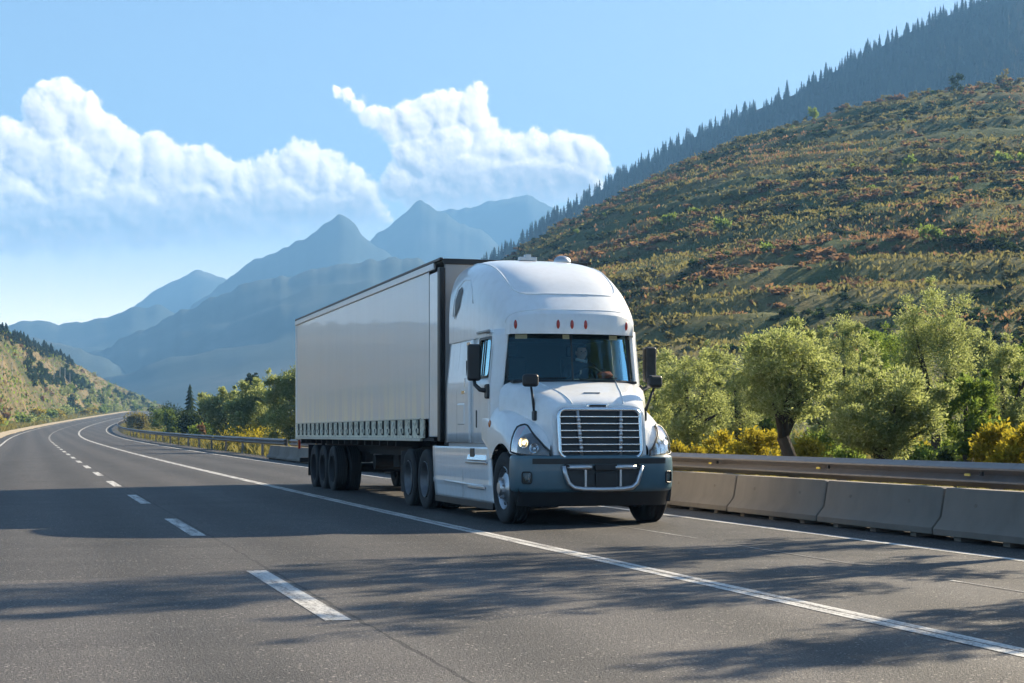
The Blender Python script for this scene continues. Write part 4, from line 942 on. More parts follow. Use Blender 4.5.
# --- trailer
y0, y1 = 25.48, 40.28; zt = 4.02; zb = 1.50; hw = 1.25
for s in (-1, 1):
    sd = MB().grid(lambda a, v: (TC + s * (hw + .003 * math.sin(a * 37) * math.sin(v * 3.1)), 26.26 + (y1 - .08 - 26.26) * a, zb + (3.90 - zb) * v), 70, 6)
    SDE = lb(sd, 'side_panel', M['trailer'], smooth=True)
    lb(MB().box((TC + s * (hw - .03), 25.95, (zb + 3.86) / 2 - .15), (.075, .60, 3.86 - zb + .30)), 'nose_panel', M['white'], bevel=.02)
    lb(MB().box((TC + s * (hw - .02), 25.56, 2.52), (.09, .17, 2.78)), 'corner_post', M['black'], bevel=.02)
    lb(MB().tube([(TC + s * (hw + .008), 26.25, z) for z in (1.2, 3.9)], .008, 5), 'seam', M['post_grey'])
    lb(MB().box((TC + s * (hw + .004), (25.9 + y1) / 2, 3.955), (.05, y1 - 25.9, .11)), 'upper_rail', M['alu'], bevel=.012)
    lb(MB().box((TC + s * (hw - .005), (y0 + y1) / 2, 4.035), (.06, y1 - y0, .05)), 'roof_edge', M['black'], bevel=.012)
    LS = lb(MB().box((TC + s * (hw - .015), (26.7 + y1) / 2, 1.34), (.03, y1 - 26.7, .315)), 'lower_sheet', M['lower'])
    if s < 0:
        k = 0; y = 27.0
        while y < 40.2:
            bs = MB().box((TC + s * (hw + .014), y, 1.36), (.022, .075, .27)); bs.box((TC + s * (hw + .014), y + .12, 1.29), (.02, .13, .05), rx=.6)
            st = lb(bs, 'buckle_strap', M['strap'], LS, bevel=.006)
            bk_ = MB().box((TC + s * (hw + .026), y, 1.30), (.02, .075, .085)); bk_.box((TC + s * (hw + .026), y + .19, 1.42), (.016, .12, .03), rx=-.5); lb(bk_, 'buckle', M['buckle'], LS, bevel=.008)
            y += .58
    lb(MB().box((TC + s * (hw - .01), (26.9 + y1) / 2, 1.155), (.055, y1 - 26.9, .05)), 'lower_rail', M['buckle'], bevel=.01)
    lb(MB().box((TC + s * (hw - .01), (26.9 + y1) / 2, 1.505), (.055, y1 - 26.9, .025)), 'rub_rail', M['buckle'], bevel=.006)
    lb(MB().box((TC + s * (hw - .02), y1 - .05, 2.55), (.07, .10, 2.9)), 'rear_post', M['white'], bevel=.015)
    lb(MB().grid(lambda a, v: (TC + s * (.78 + .44 * v), 38.6 + .02 * a, 1.0 - .72 * a), 3, 2), 'mud_flap', M['black'], solid=.015)
lb(MB().box((TC, 25.53, 2.55), (2.36, .06, 2.86)), 'front_wall', M['post_grey'], bevel=.015)
lb(MB().box((TC, 25.50, 4.0), (2.42, .05, .09)), 'front_edge', M['black'], bevel=.012)
lb(MB().box((TC, (y0 + y1) / 2, 4.015), (2.44, y1 - y0 - .05, .03)), 'roof', M['post_grey'])
lb(MB().box((TC, y1 - .03, 2.55), (2.36, .05, 2.85)), 'rear_doors', M['white'])
lb(MB().box((TC, (y0 + y1) / 2 + .3, 1.16), (2.40, y1 - y0 - .8, .05)), 'floor', M['dark'])
uf = MB()
for s in (-1, 1): uf.box((TC + s * .45, 34.5, .98), (.12, 11.4, .3)); uf.box((TC + s * .55, 36.6, .75), (.1, 3.6, .22))
for k in range(16): uf.box((TC, 29.3 + k * .72, 1.08), (2.3, .07, .1))
for y in (35.41, 36.6, 37.79): uf.tube([(TC - 1.0, y, .5), (TC + 1.0, y, .5)], .08, 10)
uf.box((TC + .1, 33.4, .72), (.7, .5, .3)); uf.tube([(TC - .5, 34.4, .66), (TC + .5, 34.4, .66)], .16, 14); uf.tube([(TC - .1, 32.2, .75), (TC + .7, 32.2, .75)], .15, 14)
lb(uf, 'underframe', M['dark'])
for s in (-1, 1):
    lg = MB().box((TC + s * .72, 29.6, .85), (.13, .13, .6)); lg.box((TC + s * .72, 29.6, .52), (.28, .25, .04)); lg.tube([(TC + s * .72, 29.6, 1.0), (TC + s * .3, 30.3, 1.05)], .03, 6); lb(lg, 'landing_leg', M['dark'], bevel=.008)
lb(MB().box((TC, 40.15, .62), (2.36, .1, .11)), 'underride_bar', M['dark'], bevel=.015)
ub = MB()
for s in (-.6, .6): ub.box((TC + s, 40.12, .88), (.08, .08, .5))
lb(ub, 'bar_hanger', M['dark'])
lb(MB().box((TC - 1.18, 40.22, 1.0), (.06, .08, .22)), 'tail_lamp', M['red_lens'], bevel=.01)

# --- driver and the red thing on the dash
def person():
    px, py = sqx(TC + .54), 23.40
    J = {'hip': (0, .02, 1.83, .15), 'waist': (0, .04, 1.98, .135), 'chest': (0, .06, 2.16, .155), 'coll': (0, .05, 2.28, .12), 'neck': (0, .035, 2.345, .055), 'base': (0, .02, 2.39, .055)}
    names = list(J); V = [Vector(J[n][:3]) for n in names]; R = [J[n][3] for n in names]; E = [(i, i + 1) for i in range(5)]
    def chain(start, pts):
        prev = start
        for x, y, z, r in pts: V.append(Vector((x, y, z))); R.append(r); E.append((prev, len(V) - 1)); prev = len(V) - 1
        return prev
    hands = []
    for s in (-1, 1):
        a = chain(3, [(s * .17, .06, 2.265, .075), (s * .235, .02, 2.15, .058), (s * .26, -.10, 2.03, .05), (s * .23, -.26, 2.09, .04), (s * .19, -.36, 2.135, .03), (s * .175, -.405, 2.15, .032)])
        for k in range(4):                          # four fingers closing round the rim, then the thumb
            z0 = 2.115 + k * .022; chain(a, [(s * .17, -.44, z0 + .02, .010), (s * .19, -.472, z0 + .018, .009), (s * .212, -.468, z0 + .01, .008)])
        chain(a, [(s * .15, -.41, 2.185, .011), (s * .17, -.445, 2.205, .009)])
        l = chain(0, [(s * .11, -.03, 1.82, .10), (s * .15, -.42, 1.80, .075), (s * .15, -.55, 1.55, .058), (s * .15, -.60, 1.30, .045), (s * .15, -.72, 1.22, .04)])
    me = bpy.data.meshes.new('person'); me.from_pydata([v + Vector((px, py, 0)) for v in V], E, []); o = bpy.data.objects.new('person', me); COL.objects.link(o)
    m = o.modifiers.new('skin', 'SKIN'); 
    for i, sv in enumerate(me.skin_vertices[0].data): sv.radius = (R[i], R[i] * (.8 if i < 4 else 1)); sv.use_root = (i == 0)
    o.modifiers.new('sub', 'SUBSURF').levels = 1; o.modifiers['sub'].render_levels = 2; me.materials.append(M['shirt'])
    tag(o, 'driver in a dark shirt with a pale collar sitting at the steering wheel', 'person')
    h = Vector((px - .01, py + .0, 2.47))
    hd = MB().sphere(h, (.078, .098, .118), 24, 16)
    hd.v = [(x + 0, y - (.012 if z < h.z - .04 and y < h.y else 0), z) for x, y, z in hd.v]
    hd.prism([(h.x - .016, h.z - .022), (h.x + .016, h.z - .022), (h.x + .006, h.z + .02), (h.x - .006, h.z + .02)], 'Y', h.y - .12, h.y - .08)
    for s in (-1, 1): hd.sphere(h + Vector((s * .08, .005, -.005)), (.012, .024, .034), 8, 6)
    hd.tube([h + Vector((0, .03, -.05)), h + Vector((0, .03, -.15))], .052, 10); hd.box(h + Vector((0, -.094, -.058)), (.045, .01, .01))
    def pp(mb, n, mt):
        q = mb.build(n, mt, smooth=True); q.parent = o; return q
    hdo = pp(hd, 'head', M['skin'])
    ey = MB()
    for s in (-1, 1): ey.sphere(h + Vector((s * .03, -.088, .012)), (.013, .01, .008), 8, 6)
    pp(ey, 'eyes', M['eye'])
    hr = MB().grid(lambda u, v: (h.x + .086 * math.cos(2*math.pi*u) * math.sin(v * 1.75), h.y + .012 + .104 * math.sin(2*math.pi*u) * math.sin(v * 1.75), h.z + .012 + .122 * math.cos(v * 1.75 * (1 if math.sin(2*math.pi*u) > -.3 else .62))), 24, 8); pp(hr, 'hair', M['hair'])
    cl = MB().tube([(px + .075 * math.cos(a), py + .03 + .075 * math.sin(a), 2.345 - .02 * math.sin(a + 1.57)) for a in [2 * math.pi * k / 18 for k in range(18)]], .02, 6, closed=True); pp(cl, 'collar', M['collar'])
person()
rc = MB().sphere((sqx(TC + .64), 22.62, 2.10), (.115, .07, .06), 20, 12)
rc.v = [(x + .02 * mnoise.noise(Vector((x * 20, y * 20, z * 20))), y + .02 * mnoise.noise(Vector((x * 18, z * 20, 4))), max(2.045, z + .02 * mnoise.noise(Vector((y * 25, z * 20, x * 9))))) for x, y, z in rc.v]
tag(rc.build('cloth_bundle', M['redcloth'], smooth=True), 'small red cloth bundle lying on the dashboard in front of the driver', 'cloth')
# ------------------------------------------------------------------ vegetation
def leaves(centers, radii, n, size, aspect=.4, up=.3, shell=.5, flat=.8):
    """n leaf quads spread through blobs; returns (n,4,3)"""
    centers = np.array(centers); radii = np.array(radii); w = radii ** 2; k = rng.choice(len(centers), n, p=w / w.sum())
    d = rng.normal(size=(n, 3)); d /= np.linalg.norm(d, axis=1)[:, None]
    r = radii[k] * (shell + (1 - shell) * rng.random(n)) ** 1.0; wisp = rng.random(n) < .12; r = np.where(wisp, r * (1 + .45 * rng.random(n)), r)
    p = centers[k] + d * r[:, None] * np.array([1, 1, flat])
    t = d * .9 + rng.normal(size=(n, 3)) * .55 + np.array([0, 0, up]); t /= np.linalg.norm(t, axis=1)[:, None]
    s = np.cross(t, rng.normal(size=(n, 3))); s /= np.linalg.norm(s, axis=1)[:, None]
    L = size * (.6 + .8 * rng.random(n)); Wd = L * aspect
    a = p - t * (L / 2)[:, None]; b = p + t * (L / 2)[:, None]; s = s * (Wd / 2)[:, None]; mid = p - t * (L * .08)[:, None]
    return np.stack([a, mid + s, b, mid - s], axis=1)
def tree_parts(h, w, n, size, seed, lean=(0, 0), trunk_frac=.32, blobs=44, aspect=.38, limbs=7, trunk_r=.13, bottom=.24):
    r_ = random.Random(seed); tr = MB(); fork = Vector((lean[0] * h * .3, lean[1] * h * .3, h * trunk_frac))
    tr.tube([(0, 0, -.3), (lean[0] * h * .05, lean[1] * h * .05, h * trunk_frac * .35), (fork.x * .6, fork.y * .6, h * trunk_frac * .7), fork], [trunk_r * 1.25, trunk_r, trunk_r * .85, trunk_r * .8], 8)
    C, Rr = [], []; cz = h * (1 + bottom) / 2; hz = h * (1 - bottom) / 2; ox, oy = lean[0] * h * .3, lean[1] * h * .3
    for i in range(blobs):
        z = -1 + 2 * ((i + r_.random()) / blobs); a = i * 2.4 + r_.uniform(-.5, .5); q = math.sqrt(max(0, 1 - z * z)) * r_.uniform(.45, 1.0); rr = w * r_.uniform(.075, .19)
        lump = 1 + .42 * mnoise.noise(Vector((math.cos(a) * 1.7, math.sin(a) * 1.7, z * 1.7 + seed)))
        c = (ox + q * lump * (w / 2 - rr * .8) * math.cos(a), oy + q * lump * (w / 2 - rr * .8) * math.sin(a), cz + z * lump * (hz - rr * .6)); C.append(c); Rr.append(rr)
    for i in range(limbs):
        e = Vector(C[int((i + .5) / limbs * blobs * .85 + blobs * .12) % blobs]); mid = fork.lerp(e, .5) + Vector((0, 0, .03 * h))
        tr.tube([fork - Vector((0, 0, .05)), mid, fork.lerp(e, .92)], [trunk_r * .55, trunk_r * .32, trunk_r * .1], 6)
    for i in range(blobs * 2 // 3):                      # fine sprays that break the outline
        k = r_.randrange(blobs); d = Vector((C[k][0] - ox, C[k][1] - oy, (C[k][2] - cz) * 1.3 + .25 * h)).normalized(); C.append(tuple(Vector(C[k]) + d * Rr[k] * 1.1)); Rr.append(Rr[k] * .45)
    lv = leaves(C, Rr, n, size, aspect, shell=.2)
    top = np.percentile(lv[..., 2], 99.6); f = (h - h * bottom) / (top - h * bottom); lv[..., 2] = np.where(lv[..., 2] > h * bottom, h * bottom + (lv[..., 2] - h * bottom) * f, lv[..., 2])
    return tr, lv
def own_tree(name, label, cat, px, D, top_py, wpx, leafm, n, size=.064, seed=1, group=None, lean=(0, 0), **kw):
    x, y = at(px, D); z = ground_z(x, y); h = zat(top_py, D) - z; w = wpx / F_PX * D
    root = empty(name, label, cat, (x, y, z), group); tr, lv = tree_parts(h, w, int(n * 2.05), size, seed, lean, **kw)
    t = tr.build('trunk', M['bark'], root, smooth=True); quads('crown', lv, M[leafm], root); return root
G1 = 'grey-green trees behind the guardrail on the right'
own_tree('olive_tree', 'round grey-green tree just behind the right-hand cab mirror of the truck', 'tree', 690, 37, 352, 92, 'olive_leaf', 9000, seed=3, group=G1, trunk_frac=.35)
own_tree('olive_tree', 'dark crooked tree with a thick leaning trunk behind the guardrail', 'tree', 800, 30, 322, 128, 'olive_leaf', 15000, seed=5, group=G1, lean=(-.35, 0), trunk_frac=.36, trunk_r=.15, bottom=.42)
own_tree('olive_tree', 'broad dome-shaped dark green tree close behind the guardrail, second from the picture edge', 'tree', 882, 27.5, 364, 150, 'olive_leaf', 17000, seed=8, group=G1, trunk_frac=.3, trunk_r=.12, bottom=.33, blobs=36)
own_tree('olive_tree', 'tallest feathery tree standing behind the dome-shaped tree', 'tree', 936, 39, 288, 118, 'olive_leaf', 15000, seed=13, group=G1, trunk_frac=.3, blobs=34)
own_tree('olive_tree', 'pale loose tree behind the crooked leaning tree', 'tree', 846, 43, 318, 86, 'olive_leaf', 9000, seed=21, group=G1)
own_tree('olive_tree', 'pale upright tree at the right edge of the picture', 'tree', 1006, 35, 338, 84, 'olive_leaf', 10000, seed=22, group=G1)
own_tree('olive_tree', 'slim pale tree peeking out between the round tree and the crooked tree', 'tree', 738, 46, 356, 66, 'olive_leaf', 7000, seed=24, group=G1)
own_tree('olive_tree', 'fresh green bushy tree in the gap left of the tallest feathery tree', 'tree', 888, 48, 326, 70, 'green_leaf', 7000, seed=25, group=G1)
own_tree('olive_tree', 'low dark rounded tree in front of the tallest feathery tree', 'tree', 968, 32, 372, 70, 'green_leaf', 7000, seed=27, group=G1, bottom=.2)
own_tree('olive_tree', 'small pale tree half hidden by the front of the truck', 'tree', 655, 44, 362, 60, 'olive_leaf', 6000, seed=28, group=G1)
for k, (px, D, top, w, m, l) in enumerate(((668, 58, 352, 70, 'olive_leaf', 'pale tree in the back row, just right of the truck cab'), (712, 60, 344, 66, 'olive_leaf', 'pale tree in the back row behind the slim pale tree'), (764, 56, 338, 70, 'green_leaf', 'green tree in the back row left of the crooked tree top'),
        (822, 60, 326, 66, 'olive_leaf', 'pale tree in the back row right of the crooked tree top'), (868, 62, 330, 60, 'green_leaf', 'darker green tree in the back row behind the pale loose tree'), (908, 58, 318, 60, 'olive_leaf', 'pale tree in the back row left of the tallest feathery tree'), (980, 52, 330, 70, 'olive_leaf', 'pale tree in the back row right of the tallest feathery tree'), (1022, 50, 346, 60, 'green_leaf', 'green tree in the back row at the right picture edge'))):
    own_tree('olive_tree', l, 'tree', px, D, top, w, m, 7000, .10, seed=130 + k, group=G1, bottom=.12, trunk_frac=.2)
def bush_leaves(w, h, n, size, seed, blobs=14, aspect=.5):
    r_ = random.Random(seed); C = []; R = []
    for k in range(blobs):
        a = r_.uniform(0, 6.283); q = r_.uniform(0, .36) ; rr = w * r_.uniform(.13, .24); z = h * r_.uniform(.18, .82) * (1 - .5 * q / .36 * r_.random())
        C.append((w * q * math.cos(a), w * q * math.sin(a), max(rr * .6, min(z, h - rr * .8)))); R.append(rr)
    return leaves(C, R, n, size, aspect, shell=.1)
def own_bush(name, label, px, D, top_py, wpx, leafm, n, size, seed, cat='bush', group=None):
    x, y = at(px, D); z = ground_z(x, y) - .05; h = zat(top_py, D) - z; w = wpx / F_PX * D
    o = quads(name, bush_leaves(w, h, n, size, seed), M[leafm]); o.location = (x, y, z); return tag(o, label, cat, group)
G2 = 'yellow bushes behind the guardrail'
for k, (px, D, top, w, m, n, lb_) in enumerate((
    (676, 33, 428, 62, 'yellow_leaf', 3500, 'yellow bush at the foot of the round tree beside the truck'),
    (716, 36, 424, 60, 'yellow_leaf', 3500, 'yellow-green bush right of the round tree trunk'),
    (758, 33, 414, 78, 'yellow_leaf', 5000, 'bright yellow bush under the crooked leaning tree'),
    (806, 36, 424, 60, 'yellow_leaf', 3000, 'yellow bush behind the thick leaning trunk'),
    (850, 33, 430, 70, 'green_leaf', 3500, 'low green bush under the dome-shaped tree'),
    (918, 31, 425, 80, 'green_leaf', 3500, 'green bush right of the dome-shaped tree trunks'),
    (984, 27, 402, 90, 'yellow_leaf', 6000, 'big yellow-green bush near the right picture edge by the guardrail'),
    (1030, 26, 394, 80, 'yellow_leaf', 5000, 'yellow bush cut by the right picture edge'),
    (872, 50, 372, 60, 'yellow_leaf', 3000, 'yellow bush high up between the pale loose tree and the dome-shaped tree'),
    (945, 30, 442, 60, 'dark_leaf', 2500, 'small dark bush behind the rail below the low rounded tree'),
    (695, 41, 436, 70, 'green_leaf', 3000, 'low light green bush behind the round tree trunk beside the truck'),
    (735, 40, 432, 64, 'green_leaf', 3000, 'low light green bush between the round tree and the crooked tree'),
    (780, 42, 428, 70, 'olive_leaf', 3500, 'grey-green low bush behind the crooked tree trunk'),
    (830, 44, 422, 70, 'green_leaf', 3500, 'light green bush between the crooked trunk and the dome-shaped tree'),
    (898, 40, 424, 70, 'yellow_leaf', 3500, 'yellow-green bush behind the dome-shaped tree trunks'),
    (950, 41, 414, 76, 'green_leaf', 4000, 'light green bush behind the low dark rounded tree'),
    (1008, 33, 405, 60, 'green_leaf', 3500, 'light green bush between the two yellow bushes at the right edge'),
    (640, 40, 405, 70, 'yellow_leaf', 3500, 'yellow bush mostly hidden behind the bumper corner'))):
    own_bush('bush', lb_, px, D, top, w, m, n, .085, 40 + k, group=G2)
# trees outside the frame on the right whose shade streaks the road
for k, (x, y, h, w) in enumerate(((14.4, 16.6, 7.4, 3.4), (15.6, 19.4, 9.8, 3.0), (14.3, 13.0, 6.2, 2.8), (18.5, 21.5, 11, 3.6), (15.2, 10.2, 7.6, 2.6))):
    z = ground_z(x, y); root = empty('olive_tree', 'tree standing outside the picture whose shade falls on the road', 'tree', (x, y, z), 'trees out of view beside the near road')
    tr, lv = tree_parts(h, w, 3600, .16, 60 + k, trunk_frac=.4, bottom=.45, blobs=26); tr.build('trunk', M['bark'], root, smooth=True); quads('crown', lv, M['olive_leaf'], root)
# hedge of trees left of the trailer, behind the far guardrail
G3 = 'trees between the far guardrail and the mountains'
own_tree('broadleaf_tree', 'tall dark green tree directly behind the rear edge of the trailer', 'tree', 292, 93, 366, 74, 'olive_leaf', 14000, .15, 31, G3, bottom=.12, trunk_frac=.2)
own_tree('broadleaf_tree', 'wide light-topped tree left of the trailer', 'tree', 258, 106, 381, 84, 'olive_leaf', 18000, .16, 32, G3, bottom=.1, trunk_frac=.2, blobs=36)
own_tree('broadleaf_tree', 'smaller light green tree adjoining the wide light-topped tree on its left', 'tree', 226, 125, 388, 62, 'olive_leaf', 13000, .18, 33, G3, bottom=.1, trunk_frac=.2)
own_bush('bush', 'dark blue-green round bush beside the smaller light green tree', 197, 150, 399, 52, 'dark_leaf', 8000, .2, 34, group=G3)
own_bush('bush', 'grey-green round bush at the left end of the hedge of trees', 168, 188, 403, 42, 'green_leaf', 7000, .2, 35, group=G3)
own_bush('bush', 'bright green low bush under the dark blue-green bush', 205, 138, 419, 40, 'green_leaf', 3000, .17, 36, group=G3)
own_bush('bush', 'russet bush glowing between the green bushes left of the trailer', 203, 136, 419, 12, 'russet_leaf', 900, .15, 37, group=G3)
own_bush('bush', 'yellow-green weeds below the wide light-topped tree', 256, 102, 426, 90, 'yellow_leaf', 4000, .14, 38, group=G3)
own_tree('broadleaf_tree', 'dark rounded tree poking up behind the wide light-topped tree', 'tree', 251, 190, 374, 30, 'dark_leaf', 4000, .3, 39, G3, bottom=.2)
own_bush('bush', 'dark bush in the gap behind the smaller light green tree', 216, 220, 390, 40, 'dark_leaf', 3000, .3, 51, group=G3)
own_bush('bush', 'dark flat-topped bush far back by the road bend', 166, 290, 401, 46, 'dark_leaf', 3000, .35, 52, group=G3)
own_bush('bush', 'golden grass-like bush on the inside of the road bend', 140, 240, 412, 36, 'grass_blade', 3500, .3, 53, group=G3)
def conifer_mesh(h, w, seed, lay=9, seg=9):
    r_ = random.Random(seed); Q = []
    for k in range(lay):
        f = k / lay; z0 = h * (.10 + .86 * f); rr = w / 2 * (1 - f) ** .9 + .03 * w; drop = h / lay * 1.25
        for s in range(seg):
            a = 2 * math.pi * (s + r_.uniform(-.3, .3)) / seg; q = rr * r_.uniform(.65, 1.15); da = math.pi / seg * 1.15
            top = (0, 0, z0 + drop * .8); L = (q * .72 * math.cos(a - da), q * .72 * math.sin(a - da), z0 - drop * .05 * r_.random()); R = (q * .72 * math.cos(a + da), q * .72 * math.sin(a + da), z0 - drop * .05 * r_.random())
            tip = (q * math.cos(a), q * math.sin(a), z0 - drop * r_.uniform(.1, .45)); Q.append((top, L, tip, R))
    return np.array(Q)
x, y = at(190, 190); z = ground_z(x, y); root = empty('conifer', 'lone dark conifer rising above the bushes by the road bend', 'tree', (x, y, z))
h = zat(382, 190) - z; MB().tube([(0, 0, -.3), (0, 0, h * .95)], [.16, .03], 7).build('trunk', M['bark'], root); quads('crown', conifer_mesh(h, h * .52, 5, 12, 12), M['dark_leaf'], root)

# forest on the ridge: 300 single trees along the skyline, the rest one mass
con = [quads('c', conifer_mesh(1, .42 + .06 * (k % 3), k, 9, 9), M['conifer_leaf'], False) for k in range(5)]
k = 0
for i in range(185):
    px = 446 + (1015 - 446) * min(1, max(0, (i + random.gauss(.5, 2.2)) / 185)); t = random.choice((1.0, .99, .97, .95, .93))
    x, y, z = forest_fn(px, t); s = min(15, 5.5 + random.expovariate(.36))
    o = link('conifer', con[i % 5], (x, y, z - 1), random.uniform(0, 6.28), (s * random.uniform(.9, 1.5), s * random.uniform(.9, 1.4), s)); tag(o, 'dark conifer on the skyline of the forested ridge behind the terraced hill', 'tree', 'conifers along the ridge skyline')
Q = []
base = [conifer_mesh(1, .4, 90 + k, 5, 6) for k in range(4)]
for i in range(6500):
    px = random.uniform(440, 1180); t = random.uniform(.30, 1.01); x, y, z = forest_fn(px, t); s = random.uniform(6, 13)
    if t < .45 and px > 760: continue
    a = random.uniform(0, 6.28); c, s_ = math.cos(a), math.sin(a); B = base[i % 4] * s
    Q.append(np.stack([B[..., 0] * c - B[..., 1] * s_ + x, B[..., 0] * s_ + B[..., 1] * c + y, B[..., 2] + z - 1], axis=-1))
tag(quads('forest', np.concatenate(Q), M['conifer_leaf']), kind='stuff')

# shrubs on the terraced hill
vm = {m: [quads('s', bush_leaves(1, .62, 420, .11, 70 + k + j * 7, 9, .55), M[m], False) for k in range(3)] for j, m in enumerate(('russet_leaf', 'dryolive_leaf', 'green_leaf', 'dark_leaf'))}
LB = {'russet_leaf': ('russet dry shrub scattered over the terraced hillside', 'russet shrubs on the terraced hill'), 'dryolive_leaf': ('brown-olive shrub scattered over the terraced hillside', 'olive shrubs on the terraced hill'),
      'green_leaf': ('light green shrub dotted on the terraced hillside', 'green shrubs on the terraced hill'), 'dark_leaf': ('dark green shrub scattered over the terraced hillside', 'dark shrubs on the terraced hill')}
def hshrub(px, t, m, s, flat=1., label=None):
    x, y, z = hill_fn(px, t); o = link('shrub', random.choice(vm[m]), (x, y, z - .15), random.uniform(0, 6.28), (s, s * random.uniform(.8, 1.2), s * flat)); l, g = LB[m]; tag(o, label or l, 'shrub', g); return o
for px, py, m, s, lb_ in ((812, 116, 'green_leaf', 5.6, 'large round light green shrub on the skyline of the terraced hill'), (958, 92, 'dark_leaf', 6.5, 'large dark shrub on the skyline at the upper right of the hill'), (1005, 90, 'dryolive_leaf', 6.5, None),
                      (655, 182, 'green_leaf', 2.6, None), (668, 224, 'green_leaf', 3.6, None), (722, 232, 'green_leaf', 4.2, 'bright green shrub in the middle of the terraced hill'), (770, 258, 'green_leaf', 3.6, None), (933, 240, 'green_leaf', 4.2, None), (1002, 168, 'green_leaf', 4.4, None), (1024, 164, 'green_leaf', 4, None), (910, 165, 'green_leaf', 4, None)):
    el = (HOR - py) / F_PX; zc = zat(interp(HO, px), 430) / 430
    t = 1.0 if py < 130 else min(range(20, 100), key=lambda q: abs((lambda p: (p[2] - CAM_H) / (p[0] * SN + p[1] * CS))(hill_fn(px, q / 100)) - el)) / 100
    hshrub(px, t, m, s, 1.1, lb_)
n = {'russet_leaf': 70, 'dryolive_leaf': 60, 'green_leaf': 22, 'dark_leaf': 52}
for m, c in n.items():
    k = 0
    while k < c:
        px = random.uniform(480, 1060); t = random.uniform(.18, 1.0); x, y, z = hill_fn(px, t)
        v = fbm(x, y, .018, 3, 31 if m == 'russet_leaf' else 57) + (px - 760) / 1400 * (1 if m == 'russet_leaf' else 0)
        if v < random.uniform(-.25, .35): continue
        hshrub(px, t, m, random.uniform(2.0, 3.3) * (1.35 if m == 'dark_leaf' else 1), random.uniform(.55, .9) if m != 'russet_leaf' else random.uniform(.4, .8)); k += 1
# skyline fringe
for i in range(46):
    px = 520 + 520 * (i + random.random()) / 46; hshrub(px, random.uniform(.96, 1.0), random.choice(('russet_leaf', 'dryolive_leaf', 'dark_leaf', 'dryolive_leaf')), random.uniform(1.6, 3.4) * (1.5 if px > 820 else 1), .8)
# the low scrub between them: too many to count
def scrub(mat, n, seed, thr, smin, smax, flat):
    out = []
    B = [bush_leaves(1, .62, 46, .30, 300 + seed + k, 7, .6) for k in range(6)]; c = 0
    while c < n:
        px = random.uniform(470, 1075); t = random.uniform(.1, 1.0) ; x, y, z = hill_fn(px, t)
        v = fbm(x, y, .018, 3, seed) * .8 + .3 * fbm(x, y, .09, 2, seed + 3) + (px - 760) / 1600 * (seed == 31)
        if v < random.uniform(thr - .15, thr + .3): continue
        s = random.uniform(smin, smax); a = random.uniform(0, 6.28); co, si = math.cos(a), math.sin(a); b = B[c % 6]
        e = random.uniform(.8, 1.8); bx, by = b[..., 0] * e, b[..., 1]
        out.append(np.stack([(bx * co - by * si) * s + x, (bx * si + by * co) * s + y, b[..., 2] * s * flat + z - .1], -1)); c += 1
    return np.concatenate(out)
tag(quads('hill_russet_scrub', scrub('r', 1500, 31, .16, .5, 2.6, .7), M['russet_leaf']), kind='stuff')
tag(quads('hill_olive_scrub', scrub('o', 2400, 57, .02, .5, 2.5, .7), M['dryolive_leaf']), kind='stuff')
tag(quads('hill_dark_scrub', scrub('d', 1500, 77, .12, .8, 2.4, .75), M['dark_leaf']), kind='stuff')
def tufts(fnpos, n, hmin, hmax, blades=3, spread=.5, wide=1.):
    P = np.array([fnpos() for _ in range(n)]); P = np.repeat(P, blades, axis=0); N = len(P)
    P = P + np.concatenate([rng.normal(size=(N, 2)) * spread, np.zeros((N, 1))], axis=1); H = rng.uniform(hmin, hmax, N); a = rng.uniform(0, 6.283, N)
    lean = rng.normal(size=(N, 2)) * .4; wd = H * rng.uniform(.16, .34, N) * wide; dx = np.stack([np.cos(a), np.sin(a), np.zeros(N)], 1) * (wd / 2)[:, None]
    tip = P + np.stack([lean[:, 0] * H, lean[:, 1] * H, H], 1); mid = P * .55 + tip * .45
    return np.stack([P - dx * .3 - np.array([0, 0, .05]), mid - dx, tip, mid + dx], 1)
def hillpos(seed, thr, lo=.1, hi=1.0):
    def f():
        while True:
            px = random.uniform(470, 1070); t = random.uniform(lo, hi); x, y, z = hill_fn(px, t)
            if fbm(x, y, .03, 4, seed) > random.uniform(thr - .2, thr + .25): return x, y, z
    return f
tag(quads('hill_dry_grass', tufts(hillpos(11, .3), 5000, .25, .6, 3, .7, 2.5), M['russet_leaf']), kind='stuff')
tag(quads('hill_green_grass', tufts(hillpos(19, -.15), 17000, .25, .6, 3, .8, 2.5), M['dryolive_leaf']), kind='stuff')

# left hill: tree band along the top, bushes over the slope, shrubs by the road, pale poles
lm = {m: [quads('s', bush_leaves(1, .95, 500, .12, 170 + k + j * 7, 10, .55), M[m], False) for k in range(3)] for j, m in enumerate(('russet_leaf', 'olive_leaf', 'green_leaf', 'dark_leaf', 'yellow_leaf'))}
def lshrub(px, t, m, s, label, group, name='shrub', cat='shrub', flat=1.):
    x, y, z = left_fn(px, t); o = link(name, random.choice(lm[m]), (x, y, z - .2), random.uniform(0, 6.28), (s, s, s * flat)); tag(o, label, cat, group); return o
for i in range(70):
    px = -15 + 88 * (i + random.random()) / 70; x, y, z = left_fn(px, random.uniform(.82, 1.02)); s = random.uniform(2.4, 4.4)
    o = link('conifer', con[i % 5], (x, y, z - .3), random.uniform(0, 6.28), (s * 1.9, s * 1.9, s)); tag(o, 'small dark conifer in the belt along the top of the left-hand hill', 'tree', 'conifer belt on the left-hand hill')
for i in range(90):
    px = 25 + 68 * random.random(); t = random.gauss(.48, .08); lshrub(px, t, 'dark_leaf', random.uniform(2.2, 3.8), 'dark green tree in the belt half way up the left-hand hill', 'dark trees half way up the left-hand hill', 'broadleaf_tree', 'tree', 1.1)
